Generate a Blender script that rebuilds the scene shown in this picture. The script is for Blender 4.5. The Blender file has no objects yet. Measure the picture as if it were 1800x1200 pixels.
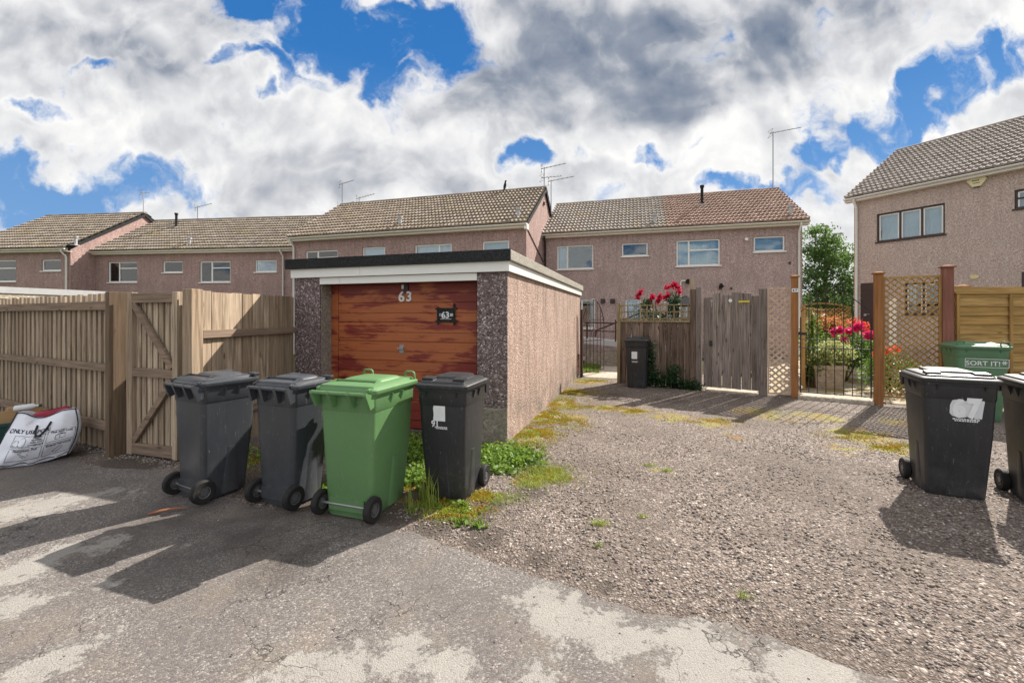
import bpy, math, random
import numpy as np
from mathutils import Vector, Matrix, noise as mnoise
random.seed(7); rng = np.random.default_rng(11)
R = math.radians
sc = bpy.context.scene
col = sc.collection
# ------------------------------------------------------------------ survey of the place
# camera stands 1.6 m above the yard, looks along +Y; F, CX, HY turn a sighting into a bearing
F, CX, HY, CAMZ = 750.0, 900.0, 556.0, 1.6
def G(px, py):                      # ground point seen at a sighting
    Z = CAMZ*F/(py-HY); return Vector(((px-CX)*Z/F, Z, 0))
def HT(py, Z): return CAMZ-(py-HY)*Z/F      # height of a sighting at distance Z
def along(O, d, px):                # distance along the line O + t d where the bearing px meets it
    k = (px-CX)/F
    return (k*O[1]-O[0])/(d[0]-k*d[1])
SUN = Vector((.571, .508, .644)).normalized()

# ------------------------------------------------------------------ mesh helpers
class MB:
    def __init__(s): s.v = []; s.f = []
    def add(s, vs, fs):
        n = len(s.v); s.v += [tuple(v) for v in vs]; s.f += [tuple(i+n for i in f) for f in fs]; return s
    def box(s, x0, y0, z0, x1, y1, z1):
        return s.add([(x0,y0,z0),(x1,y0,z0),(x1,y1,z0),(x0,y1,z0),(x0,y0,z1),(x1,y0,z1),(x1,y1,z1),(x0,y1,z1)],
                     [(0,3,2,1),(4,5,6,7),(0,1,5,4),(1,2,6,5),(2,3,7,6),(3,0,4,7)])
    def bar(s, p, q, w, h, up=(0,0,1)):
        p, q = Vector(p), Vector(q); d = (q-p).normalized(); u = Vector(up)
        a = d.cross(u)
        if a.length < 1e-4: a = d.cross(Vector((0,1,0)))
        a.normalize(); b = a.cross(d)
        vs = [e+a*sx*w/2+b*sy*h/2 for e in (p, q) for sx, sy in ((-1,-1),(1,-1),(1,1),(-1,1))]
        return s.add(vs, [(3,2,1,0),(4,5,6,7),(0,1,5,4),(1,2,6,5),(2,3,7,6),(3,0,4,7)])
    def loft(s, rings, cap0=True, cap1=True, closed=True):
        n = len(rings[0]); vs = [p for r in rings for p in r]; fs = []
        for k in range(len(rings)-1):
            for i in range(n if closed else n-1):
                j = (i+1) % n
                fs.append((k*n+i, k*n+j, (k+1)*n+j, (k+1)*n+i))
        if cap0: fs.append(tuple(reversed(range(n))))
        if cap1: fs.append(tuple(range((len(rings)-1)*n, len(rings)*n)))
        return s.add(vs, fs)
    def tube(s, pts, r, n=8):
        pts = [Vector(p) for p in pts]; rs = r if isinstance(r, (list, tuple)) else [r]*len(pts)
        rings = []; ref = Vector((0,0,1))
        for i, p in enumerate(pts):
            d = (pts[min(i+1, len(pts)-1)]-pts[max(i-1, 0)]).normalized()
            a = d.cross(ref)
            if a.length < .05: a = d.cross(Vector((0,1,.01)))
            a.normalize(); b = d.cross(a)
            rings.append([p+(a*math.cos(t)+b*math.sin(t))*rs[i] for t in [2*math.pi*k/n for k in range(n)]])
        return s.loft(rings)
    def prism(s, poly, p, ax, ay, az, depth):   # polygon in plane (ax, ay) at p, extruded along az
        p, ax, ay, az = map(Vector, (p, ax, ay, az)); n = len(poly)
        a = [p+ax*u+ay*v for u, v in poly]; b = [q+az*depth for q in a]
        return s.add(a+b, [tuple(range(n)), tuple(reversed(range(n, 2*n)))]+[(i, i+n, (i+1)%n+n, (i+1)%n) for i in range(n)])
    def build(s, name, mat, parent=None, smooth=None, bevel=0, loc=None):
        me = bpy.data.meshes.new(name); me.from_pydata(s.v, [], s.f); me.validate(); me.update()
        return link_mesh(name, me, mat, parent, smooth, bevel, loc)
def link_mesh(name, me, mat, parent=None, smooth=None, bevel=0, loc=None):
    if mat: me.materials.append(mat)
    if smooth is not None:
        me.polygons.foreach_set('use_smooth', [True]*len(me.polygons))
        me.set_sharp_from_angle(angle=R(smooth))
    o = bpy.data.objects.new(name, me); col.objects.link(o)
    if parent: o.parent = parent
    if loc: o.location = loc
    if bevel:
        m = o.modifiers.new('bevel', 'BEVEL'); m.width = bevel; m.segments = 2; m.limit_method = 'ANGLE'; m.angle_limit = R(40)
        m.harden_normals = False
    return o
def np_mesh(name, V, Fc, mat, parent=None, smooth=None, attrs=None):      # V (n,3), Fc (m,k)
    V = np.ascontiguousarray(V, dtype=np.float32); Fc = np.ascontiguousarray(Fc, dtype=np.int32)
    me = bpy.data.meshes.new(name); m, k = Fc.shape
    me.vertices.add(len(V)); me.vertices.foreach_set('co', V.ravel())
    me.loops.add(m*k); me.loops.foreach_set('vertex_index', Fc.ravel())
    me.polygons.add(m); me.polygons.foreach_set('loop_start', np.arange(0, m*k, k, dtype=np.int32))
    me.update(calc_edges=True)
    for an, av in (attrs or {}).items():
        a = me.attributes.new(an, 'FLOAT', 'POINT'); a.data.foreach_set('value', np.ascontiguousarray(av, dtype=np.float32))
    return link_mesh(name, me, mat, parent, smooth)
def thing(name, label, cat, loc=(0,0,0), rz=0, group=None):
    o = bpy.data.objects.new(name, None); col.objects.link(o); o.empty_display_size = .2
    o.location = loc; o.rotation_euler = (0, 0, rz); o['label'] = label; o['category'] = cat
    if group: o['group'] = group
    return o
def tag(o, label, cat, group=None, kind=None):
    o['label'] = label; o['category'] = cat
    if group: o['group'] = group
    if kind: o['kind'] = kind
    return o
def struct(o): o['kind'] = 'structure'; return o
def ang(d): return math.atan2(d[1], d[0])
_txt = {}
def text_verts(s, size, bold=0.0, align='CENTER', extrude=.0015):
    c = bpy.data.curves.new('lettering', 'FONT'); c.body = s; c.size = size; c.extrude = extrude; c.offset = bold
    c.align_x = align; c.align_y = 'CENTER'; c.resolution_u = 3
    o = bpy.data.objects.new('lettering', c); col.objects.link(o)
    me = bpy.data.meshes.new_from_object(o.evaluated_get(bpy.context.evaluated_depsgraph_get()))
    vs = [v.co.copy() for v in me.vertices]; fs = [tuple(p.vertices) for p in me.polygons]
    bpy.data.objects.remove(o); bpy.data.curves.remove(c); bpy.data.meshes.remove(me)
    return vs, fs
def add_text(mb, s, size, fn, bold=0.0, align='CENTER', extrude=.0015, x=0, y=0):
    vs, fs = text_verts(s, size, bold, align, extrude)
    mb.add([fn(v.x+x, v.y+y, v.z) for v in vs], fs); return mb

# ------------------------------------------------------------------ node helpers
def nd(nt, t, ins=None, **props):
    n = nt.nodes.new(t)
    for k, v in props.items(): setattr(n, k, v)
    for k, v in (ins or {}).items():
        if isinstance(v, bpy.types.NodeSocket): nt.links.new(v, n.inputs[k])
        elif v is not None:
            s = n.inputs[k]
            if s.type == 'RGBA' and len(v) == 3: v = (*v, 1)
            s.default_value = v
    return n
def noise(nt, vec, scale, detail=4, rough=.55, dist=0., dim='3D'):
    return nd(nt, 'ShaderNodeTexNoise', {'Vector': vec, 'Scale': scale, 'Detail': detail, 'Roughness': rough, 'Distortion': dist}, noise_dimensions=dim).outputs['Fac']
def ramp(nt, fac, stops, interp='LINEAR'):
    n = nd(nt, 'ShaderNodeValToRGB', {'Fac': fac}); cr = n.color_ramp; cr.interpolation = interp
    while len(cr.elements) < len(stops): cr.elements.new(.5)
    for e, (p, c) in zip(cr.elements, stops):
        e.position = p; e.color = (c, c, c, 1) if not isinstance(c, (tuple, list)) else (*c[:3], 1)
    return n.outputs['Color']
def mix(nt, fac, a, b, bt='MIX'):
    n = nt.nodes.new('ShaderNodeMix'); n.data_type = 'RGBA'; n.blend_type = bt
    for i, v in ((0, fac), (6, a), (7, b)):
        if isinstance(v, bpy.types.NodeSocket): nt.links.new(v, n.inputs[i])
        elif i == 0: n.inputs[0].default_value = v
        else: n.inputs[i].default_value = (*v[:3], 1) if isinstance(v, (tuple, list)) else (v, v, v, 1)
    return n.outputs[2]
def mth(nt, op, a, b=None, c=None, clamp=False):
    n = nt.nodes.new('ShaderNodeMath'); n.operation = op; n.use_clamp = clamp
    for i, v in enumerate((a, b, c)):
        if v is None: continue
        if isinstance(v, bpy.types.NodeSocket): nt.links.new(v, n.inputs[i])
        else: n.inputs[i].default_value = v
    return n.outputs[0]
def smooth(nt, v, a, b, lo=0., hi=1.):
    return nd(nt, 'ShaderNodeMapRange', {0: v, 1: a, 2: b, 3: lo, 4: hi}, interpolation_type='SMOOTHSTEP').outputs[0]
def scaled(nt, vec, s, loc=None):
    return nd(nt, 'ShaderNodeMapping', {'Vector': vec, 'Scale': s, 'Location': loc}).outputs[0]
def attr(nt, n): return nd(nt, 'ShaderNodeAttribute', attribute_name=n).outputs['Fac']
class Mat:
    def __init__(s, name, rough=.8, spec=.3, metal=0.):
        s.m = bpy.data.materials.new(name); s.m.use_nodes = True; s.nt = s.m.node_tree
        s.b = s.nt.nodes['Principled BSDF']; s.b.inputs['Roughness'].default_value = rough
        s.b.inputs['Specular IOR Level'].default_value = spec; s.b.inputs['Metallic'].default_value = metal
        s.tc = s.nt.nodes.new('ShaderNodeTexCoord'); s.obj = s.tc.outputs['Object']
        s.geo = s.nt.nodes.new('ShaderNodeNewGeometry'); s.isl = s.geo.outputs['Random Per Island']
    def color(s, c):
        if isinstance(c, bpy.types.NodeSocket): s.nt.links.new(c, s.b.inputs['Base Color'])
        else: s.b.inputs['Base Color'].default_value = (*c, 1)
        return s
    def rough(s, r): s.nt.links.new(r, s.b.inputs['Roughness']); return s
    def bump(s, h, strength=.5, dist=.01):
        n = nd(s.nt, 'ShaderNodeBump', {'Height': h, 'Strength': strength, 'Distance': dist})
        s.nt.links.new(n.outputs[0], s.b.inputs['Normal']); return s
    def rnd(s, k=7.):        # object coordinates shifted by a per-object random, so copies differ
        r = s.nt.nodes.new('ShaderNodeObjectInfo').outputs['Random']
        v = nd(s.nt, 'ShaderNodeVectorMath', {0: s.obj, 1: mth(s.nt, 'MULTIPLY', r, k)}, operation='ADD')
        return v.outputs[0]

# ------------------------------------------------------------------ materials
def m_plain(name, c, rough=.6, spec=.4, var=.12, metal=0., nscale=6., bump=0.):
    m = Mat(name, rough, spec, metal); v = m.rnd()
    n = noise(m.nt, v, nscale, 6, .65)
    m.color(mix(m.nt, n, tuple(x*(1-var*1.6) for x in c), tuple(min(1, x*(1+var)) for x in c)))
    if bump: m.bump(noise(m.nt, v, nscale*18, 3), bump, .004)
    return m.m
def m_wood(name, c1, c2, axis='z', dark=.45, knots=True, green=None, rough=.85, band=None):
    m = Mat(name, rough, .15); nt = m.nt
    off = nd(nt, 'ShaderNodeCombineXYZ', {0: mth(nt, 'MULTIPLY', m.isl, 37.), 1: mth(nt, 'MULTIPLY', m.isl, 11.), 2: mth(nt, 'MULTIPLY', m.isl, 53.)}).outputs[0]
    v = nd(nt, 'ShaderNodeVectorMath', {0: m.rnd(), 1: off}, operation='ADD').outputs[0]
    st = (1, 1, .05) if axis == 'z' else (.05, 1, 1)
    sv = scaled(nt, v, st)
    g = noise(nt, sv, 38, 5, .6, .6); big = noise(nt, scaled(nt, v, (1, 1, .25) if axis == 'z' else (.25, 1, 1)), 6, 5, .6)
    c = mix(nt, m.isl, c1, c2)
    c = mix(nt, ramp(nt, g, [(.3, 1.), (.62, 0.)]), c, tuple(x*dark for x in c1))
    c = mix(nt, ramp(nt, big, [(.42, 0.), (.72, .75)]), c, tuple(x*.5 for x in c2))
    if knots:
        vo = nd(nt, 'ShaderNodeTexVoronoi', {'Vector': scaled(nt, v, (1, 1, .32) if axis == 'z' else (.32, 1, 1)), 'Scale': 7.}).outputs['Distance']
        c = mix(nt, ramp(nt, vo, [(.05, .85), (.13, 0.)]), c, tuple(x*.28 for x in c1))
    if green:
        w = noise(nt, m.obj, 2.2, 6, .7)
        c = mix(nt, ramp(nt, w, [(.45, 0.), (.62, .7)]), c, green)
    m.color(c); m.bump(g, .45, .004); return m.m
def m_pebble(name, c, dark, light, stain=.5, scale=95., streak=0., bmp=.9, mottle=0.):
    m = Mat(name, .92, .15); nt = m.nt
    vo = nd(nt, 'ShaderNodeTexVoronoi', {'Vector': m.obj, 'Scale': scale})
    sp = nd(nt, 'ShaderNodeSeparateColor', {0: vo.outputs['Color']}).outputs[0]
    cc = ramp(nt, sp, [(.0, dark), (.35, c), (.75, c), (1., light)])
    f = noise(nt, m.obj, scale*.45, 3, .6)
    cc = mix(nt, ramp(nt, f, [(.35, .6), (.55, 0.)]), cc, dark)
    b = noise(nt, m.obj, .9, 7, .62)
    cc = mix(nt, ramp(nt, b, [(.42, 0.), (.75, stain)]), cc, tuple(x*.62 for x in c))
    if streak:
        s = noise(nt, scaled(nt, m.obj, (1, 1, .16)), 6.5, 7, .66, .3)
        cc = mix(nt, ramp(nt, s, [(.44, 0.), (.66, streak)]), cc, tuple(x*.42 for x in c))
        zz = nd(nt, 'ShaderNodeSeparateXYZ', {0: m.obj}).outputs[2]
        lo = mth(nt, 'MULTIPLY', smooth(nt, zz, .75, .05), ramp(nt, noise(nt, m.obj, 2.3, 6), [(.38, 0.), (.6, .85)]))
        cc = mix(nt, lo, cc, (.13, .12, .1))
    if mottle:
        q = noise(nt, m.obj, 17., 4, .75)
        cc = mix(nt, ramp(nt, q, [(.34, mottle), (.54, 0.)]), cc, tuple(x*.45 for x in c)); cc = mix(nt, ramp(nt, q, [(.5, 0.), (.7, mottle)]), cc, light)
    m.color(cc)
    h = mth(nt, 'ADD', mth(nt, 'MULTIPLY', vo.outputs['Distance'], -.8), f)
    m.bump(h, bmp, .012); return m.m
def m_tile(name, c1, c2, moss=(.2, .17, .03), mossamt=.5, soot=.5):
    m = Mat(name, .88, .2); nt = m.nt
    c = mix(nt, m.isl, c1, c2)
    w = nd(nt, 'ShaderNodeTexWhiteNoise', {1: mth(nt, 'MULTIPLY', m.isl, 91.)}, noise_dimensions='1D').outputs[0]
    c = mix(nt, ramp(nt, w, [(.62, 0.), (1., .55)]), c, tuple(x*.55 for x in c1))
    n = noise(nt, m.obj, 26, 5, .7)
    c = mix(nt, ramp(nt, n, [(.35, soot), (.6, 0.)]), c, tuple(x*.4 for x in c1))
    l = noise(nt, m.obj, 1.1, 7, .68); l2 = noise(nt, m.obj, 15, 4)
    c = mix(nt, mth(nt, 'MULTIPLY', ramp(nt, l, [(.5, 0.), (.66, mossamt)]), ramp(nt, l2, [(.4, 0.), (.55, 1.)])), c, moss)
    m.color(c); m.bump(n, .3, .005); return m.m
def m_leaf(name, c1, c2, trans=.35, rough=.55):
    m = Mat(name, rough, .3); nt = m.nt
    c = mix(nt, m.isl, c1, c2)
    c = mix(nt, ramp(nt, noise(nt, m.obj, 3., 3), [(.4, 0.), (.65, .6)]), c, tuple(x*.6 for x in c1))
    m.color(c)
    t = nd(nt, 'ShaderNodeBsdfTranslucent', {'Color': mix(nt, .5, c, tuple(x*1.5 for x in c2))})
    s = nd(nt, 'ShaderNodeMixShader', {0: trans, 1: m.b.outputs[0], 2: t.outputs[0]})
    nt.links.new(s.outputs[0], nt.nodes['Material Output'].inputs[0]); return m.m
def m_glass(name, tint=(.8, .9, .95)):
    m = Mat(name); nt = m.nt
    f = nd(nt, 'ShaderNodeFresnel', {'IOR': 1.6})
    t = nd(nt, 'ShaderNodeBsdfTransparent', {'Color': (*tint, 1)})
    v = noise(nt, m.obj, 1.6, 2)
    bn = nd(nt, 'ShaderNodeBump', {'Height': v, 'Strength': .05, 'Distance': .02})
    g = nd(nt, 'ShaderNodeBsdfGlossy', {'Color': (1, 1, 1, 1), 'Roughness': .015, 'Normal': bn.outputs[0]})
    s = nd(nt, 'ShaderNodeMixShader', {0: mth(nt, 'ADD', mth(nt, 'MULTIPLY', f.outputs[0], 1.1), .035), 1: t.outputs[0], 2: g.outputs[0]})
    nt.links.new(s.outputs[0], nt.nodes['Material Output'].inputs[0]); return m.m
def m_bin(name, c, rough=.42):
    m = Mat(name, rough, .45); nt = m.nt; v = m.rnd(5.)
    n = noise(nt, v, 4, 6, .65)
    cc = mix(nt, n, tuple(x*.85 for x in c), tuple(x*1.15 for x in c))
    zz = nd(nt, 'ShaderNodeSeparateXYZ', {0: m.obj}).outputs[2]
    dust = mth(nt, 'MULTIPLY', smooth(nt, zz, .55, .0, 0., .55), ramp(nt, noise(nt, v, 9, 6, .7), [(.35, 0.), (.7, 1.)]))
    cc = mix(nt, dust, cc, tuple(x*.6+.07 for x in c))
    sc_ = noise(nt, scaled(nt, v, (1, 1, .25)), 55, 3, .5, 1.5)
    cc = mix(nt, ramp(nt, sc_, [(.655, 0.), (.70, .6)]), cc, tuple(x*.8+.12 for x in c))
    dr = noise(nt, scaled(nt, v, (1, 1, .12)), 16, 4, .6)
    cc = mix(nt, ramp(nt, dr, [(.52, 0.), (.75, .35)]), cc, tuple(x*.75+.045 for x in c))
    m.color(cc); m.rough(mth(nt, 'ADD', mth(nt, 'MULTIPLY', n, .25), rough-.12)); m.bump(noise(nt, v, 240, 2), .12, .002); return m.m

MT = {}
MT['facade'] = m_pebble('pinkish_pebbledash', (.52,.39,.37), (.21,.15,.14), (.70,.58,.54), stain=.7, scale=48, mottle=.26, streak=.45)
MT['facade_pale'] = m_pebble('pale_pebbledash', (.60,.48,.43), (.29,.22,.195), (.80,.71,.65), stain=.3, scale=62, mottle=.3, streak=.25)
MT['facade_red'] = m_pebble('reddish_pebbledash', (.45,.305,.28), (.18,.12,.11), (.66,.52,.48), stain=.7, scale=48, mottle=.26, streak=.45)
MT['gar_wall'] = m_pebble('garage_pebbledash', (.48,.345,.285), (.26,.18,.145), (.66,.54,.47), stain=.6, streak=.8, scale=62, mottle=.3)
MT['agg'] = m_pebble('exposed_aggregate', (.22,.165,.165), (.065,.05,.05), (.66,.58,.56), stain=.45, scale=62, bmp=1.)
MT['conc'] = m_pebble('rough_concrete', (.30,.265,.225), (.16,.14,.12), (.42,.38,.33), stain=.8, scale=40, bmp=.4)
MT['conc_pale'] = m_pebble('pale_concrete', (.46,.40,.33), (.3,.26,.2), (.58,.52,.45), stain=.5, scale=30, bmp=.3)
MT['white'] = m_plain('white_upvc', (.78,.77,.74), .35, .45, .05)
MT['cream'] = m_plain('off_white_paint', (.72,.68,.60), .5, .4, .08)
MT['dark_brown'] = m_plain('dark_brown_frame', (.035,.016,.014), .35, .5, .2)
MT['black_metal'] = m_plain('black_iron', (.018,.016,.016), .45, .5, .3)
MT['brown_metal'] = m_plain('brown_iron', (.06,.028,.022), .6, .4, .3)
MT['grey_metal'] = m_plain('galvanised_steel', (.33,.34,.35), .45, .5, .15, metal=.6)
MT['lead'] = m_plain('grey_flashing', (.42,.42,.43), .6, .3, .15)
MT['felt_dark'] = m_pebble('dark_roof_felt', (.032,.034,.037), (.012,.012,.013), (.085,.085,.085), stain=.7, scale=150, bmp=.3)
MT['felt'] = m_pebble('mineral_roof_felt', (.40,.375,.32), (.12,.11,.095), (.62,.59,.53), stain=.9, scale=120, bmp=.4)
MT['tile_brown'] = m_tile('brown_roof_tile', (.23,.185,.15), (.39,.325,.27), mossamt=.35)
MT['tile_moss'] = m_tile('mossy_roof_tile', (.20,.167,.142), (.34,.295,.25), moss=(.22,.17,.03), mossamt=.4)
MT['tile_grey'] = m_tile('grey_roof_tile', (.29,.25,.22), (.45,.405,.365), moss=(.42,.26,.02), mossamt=.3)
MT['tile_red'] = m_tile('red_roof_tile', (.33,.215,.17), (.49,.355,.295), mossamt=.12)
MT['tile_pale'] = m_tile('pale_roof_tile', (.30,.26,.235), (.46,.41,.38), mossamt=.08)
MT['fence'] = m_wood('weathered_fence_wood', (.335,.25,.175), (.60,.485,.365), 'z', dark=.40)
MT['fence_h'] = m_wood('weathered_rail_wood', (.25,.18,.135), (.36,.27,.20), 'x', dark=.5)
MT['fence_warm'] = m_wood('warm_fence_wood', (.30,.215,.145), (.54,.43,.32), 'z', dark=.38)
MT['fence_dark'] = m_wood('dark_stained_boards', (.10,.065,.05), (.36,.27,.215), 'z', dark=.28, green=None)
MT['fence_gap_shade'] = m_wood('gap_shade_wood', (.045,.03,.021), (.075,.052,.036), 'z', dark=.5, knots=False)  # shade of the gaps put into the near-black wood behind the boards
MT['post_brown'] = m_wood('brown_post_wood', (.16,.11,.075), (.23,.165,.11), 'z', dark=.5)
MT['gate_grey'] = m_wood('grey_weathered_gate_wood', (.17,.135,.12), (.40,.335,.30), 'z', dark=.35)
MT['trel_old'] = m_wood('old_trellis_wood', (.27,.215,.115), (.38,.31,.19), 'z', dark=.5, knots=False)
MT['orange_post'] = m_wood('orange_stained_wood', (.33,.145,.055), (.42,.205,.085), 'z', dark=.6, knots=False)
MT['red_post'] = m_wood('red_brown_stained_wood', (.27,.115,.085), (.33,.15,.11), 'z', dark=.65, knots=False)
MT['lattice'] = m_wood('golden_lattice_wood', (.40,.24,.085), (.50,.32,.13), 'z', dark=.6, knots=False)
MT['lattice_tan'] = m_wood('tan_lattice_wood', (.60,.43,.32), (.70,.54,.42), 'z', dark=.6, knots=False)
MT['panel'] = m_wood('golden_fence_panel', (.42,.25,.085), (.52,.335,.135), 'x', dark=.55)
MT['panel_v'] = m_wood('golden_fence_batten', (.40,.235,.08), (.47,.29,.11), 'z', dark=.6, knots=False)
MT['bin_black'] = m_bin('black_bin_plastic', (.021,.022,.025), .41)
MT['bin_grey'] = m_bin('charcoal_bin_plastic', (.040,.044,.052), .32)
MT['bin_green'] = m_bin('green_bin_plastic', (.10,.21,.08), .38)
MT['bin_olive'] = m_bin('dark_green_bin_plastic', (.085,.185,.10), .40)
MT['rubber'] = m_plain('black_rubber', (.022,.02,.02), .75, .3, .35, nscale=14)
MT['hub'] = m_plain('grey_hub_plastic', (.10,.10,.105), .4, .5, .2)
MT['print'] = m_plain('white_print', (.72,.74,.76), .6, .3, .12, nscale=20)
MT['print2'] = m_plain('faint_grey_print', (.60,.62,.65), .6, .3, .1)
MT['ink'] = m_plain('dark_print', (.03,.03,.045), .7, .2, .1)
MT['sack'] = m_plain('white_woven_plastic', (.74,.76,.84), .5, .4, .07, nscale=12, bump=.15)
MT['card'] = m_plain('brown_cardboard', (.42,.27,.14), .9, .1, .15)
MT['crate'] = m_plain('dark_green_crate', (.01,.05,.045), .5, .4, .2)
MT['crimson'] = m_plain('crimson_plastic', (.32,.012,.04), .5, .4, .1)
MT['curtain'] = m_plain('net_curtain', (.82,.83,.82), .9, .1, .06, nscale=3)
MT['blind'] = m_plain('grey_blind', (.56,.60,.62), .9, .1, .1, nscale=3)
MT['room'] = m_plain('dim_room', (.06,.055,.05), .9, .1, .2)
MT['glass'] = m_glass('window_glass')
MT['yellow'] = m_plain('yellow_label', (.6,.5,.05), .6, .3, .1)
MT['terracotta'] = m_plain('terracotta', (.30,.13,.075), .8, .2, .25, nscale=12)
MT['leaf'] = m_leaf('weed_leaf', (.075,.16,.018), (.22,.33,.05))
MT['grass'] = m_leaf('grass_blade', (.17,.25,.03), (.34,.40,.08))
MT['ivy'] = m_leaf('ivy_leaf', (.018,.05,.018), (.045,.10,.03), .2)
MT['tree'] = m_leaf('tree_leaf', (.04,.09,.025), (.12,.20,.05), .45)
MT['hedge'] = m_leaf('hedge_leaf', (.02,.05,.018), (.05,.10,.025), .3)
MT['rose_leaf'] = m_leaf('rose_leaf', (.05,.12,.02), (.16,.27,.05), .35)
MT['pale_leaf'] = m_leaf('variegated_leaf', (.20,.25,.07), (.46,.48,.22), .35)
MT['orange_leaf'] = m_leaf('russet_leaf', (.30,.10,.03), (.48,.22,.08), .4)
MT['moss'] = m_leaf('moss_tuft', (.28,.19,.014), (.42,.28,.03), .25)
MT['moss_green'] = m_leaf('green_moss_tuft', (.20,.25,.015), (.36,.39,.05), .25)
MT['pink'] = m_leaf('pink_petal', (.62,.012,.12), (.80,.05,.24), .3)
MT['red'] = m_leaf('crimson_petal', (.36,.006,.03), (.56,.02,.08), .3)
MT['redorange'] = m_leaf('scarlet_petal', (.62,.05,.02), (.75,.12,.05), .3)
MT['bark'] = m_wood('bark', (.13,.09,.06), (.18,.13,.09), 'z', knots=False)

def m_door():
    m = Mat('peeling_varnished_door', .5, .35); nt = m.nt
    off = nd(nt, 'ShaderNodeCombineXYZ', {0: mth(nt, 'MULTIPLY', m.isl, 37.), 2: mth(nt, 'MULTIPLY', m.isl, 5.)}).outputs[0]
    v = nd(nt, 'ShaderNodeVectorMath', {0: m.obj, 1: off}, operation='ADD').outputs[0]
    g = noise(nt, scaled(nt, v, (.045, 1, 1)), 42, 5, .6, .5)
    wood = mix(nt, g, (.30,.074,.028), (.50,.160,.052))
    wood = mix(nt, ramp(nt, noise(nt, scaled(nt, v, (.12, 1, 1)), 5, 5, .6), [(.4, 0.), (.7, .6)]), wood, (.32,.105,.047))
    p = mth(nt, 'ADD', mth(nt, 'MULTIPLY', noise(nt, scaled(nt, m.obj, (.30, 1, 1)), 3.6, 8, .66, .4), .75),
            mth(nt, 'MULTIPLY', noise(nt, scaled(nt, v, (.07, 1, 1)), 30, 4, .6), .25))
    sp = nd(nt, 'ShaderNodeSeparateXYZ', {0: m.obj})
    # more of the old red varnish survives at the head, the foot and the right-hand edge
    hb = mth(nt, 'ADD', smooth(nt, sp.outputs[2], 1.88, 2.0, 0., .10), mth(nt, 'ADD', smooth(nt, sp.outputs[2], .95, .45, 0., .10), smooth(nt, sp.outputs[0], 2.2, 2.85, 0., .05)))
    p = mth(nt, 'ADD', p, hb)
    k = ramp(nt, p, [(.505, 0.), (.56, 1.)])
    c = mix(nt, k, wood, mix(nt, g, (.15,.018,.014), (.24,.04,.028)))
    spot = nd(nt, 'ShaderNodeTexVoronoi', {'Vector': scaled(nt, v, (.5, 1, 1)), 'Scale': 8.}).outputs['Distance']
    c = mix(nt, ramp(nt, spot, [(.03, .8), (.09, 0.)]), c, (.1,.03,.015))
    m.color(c); m.bump(mth(nt, 'ADD', g, mth(nt, 'MULTIPLY', k, .5)), .3, .004); return m.m
MT['door'] = m_door()

def m_tarmac():
    m = Mat('old_tarmac', .9, .2); nt = m.nt; o = m.obj
    vo = nd(nt, 'ShaderNodeTexVoronoi', {'Vector': o, 'Scale': 130.})
    s = nd(nt, 'ShaderNodeSeparateColor', {0: vo.outputs['Color']}).outputs[0]
    c = ramp(nt, s, [(0., (.077,.070,.070)), (.5, (.152,.137,.131)), (.85, (.21,.19,.177)), (1., (.40,.365,.335))])
    b = noise(nt, o, 1.3, 8, .62)
    c = mix(nt, ramp(nt, b, [(.36, .75), (.62, 0.)]), c, (.115,.102,.098))
    br = noise(nt, scaled(nt, o, (1, 1, 1), (3.3, 9.1, 0)), 2.1, 7, .6)
    c = mix(nt, ramp(nt, br, [(.5, 0.), (.7, .5)]), c, (.20,.165,.13))
    # noise-broken darker tarmac in front of the left bins
    dark_mask = mth(nt, 'MULTIPLY', attr(nt, 'dark_mask'), ramp(nt, noise(nt, o, 3.1, 7, .6, .4), [(.35, .2), (.6, 1.)]))
    c = mix(nt, mth(nt, 'MULTIPLY', dark_mask, .75), c, (.048,.040,.037))
    # worn patches where pale old concrete shows
    e = mth(nt, 'ADD', noise(nt, o, 2.6, 12, .74, .5), mth(nt, 'MULTIPLY', noise(nt, o, 19., 8, .75), .42))
    pk = mth(nt, 'ADD', e, mth(nt, 'MULTIPLY', attr(nt, 'pale'), .40))
    k = smooth(nt, pk, .955, 1.03)
    pc = mix(nt, noise(nt, o, 5., 6), (.235,.224,.21), (.34,.323,.30))
    pc = mix(nt, ramp(nt, noise(nt, o, 160., 3), [(.35, .6), (.55, 0.)]), pc, (.15,.135,.12))
    c = mix(nt, mth(nt, 'MULTIPLY', mth(nt, 'MULTIPLY', k, .92), ramp(nt, noise(nt, o, 48., 5, .75), [(.30, .45), (.46, 1.)])), c, pc)
    # cracks
    cr = nd(nt, 'ShaderNodeTexVoronoi', {'Vector': nd(nt, 'ShaderNodeVectorMath', {0: o, 1: nd(nt, 'ShaderNodeTexNoise', {'Vector': o, 'Scale': 4., 'Detail': 6.}).outputs['Color']}, operation='ADD').outputs[0], 'Scale': 1.5}, feature='DISTANCE_TO_EDGE').outputs['Distance']
    ck = mth(nt, 'MULTIPLY', ramp(nt, cr, [(.004, 1.), (.012, 0.)]), ramp(nt, noise(nt, o, 1.1, 3), [(.48, 0.), (.58, 1.)]))
    c = mix(nt, mth(nt, 'MULTIPLY', ck, .8), c, (.03,.027,.025))
    m.color(c)
    h = mth(nt, 'ADD', mth(nt, 'MULTIPLY', vo.outputs['Distance'], -.8), mth(nt, 'ADD', mth(nt, 'MULTIPLY', k, -1.2), mth(nt, 'MULTIPLY', ck, -2.)))
    m.bump(h, .55, .006); return m.m
MT['tarmac'] = m_tarmac()
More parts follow.
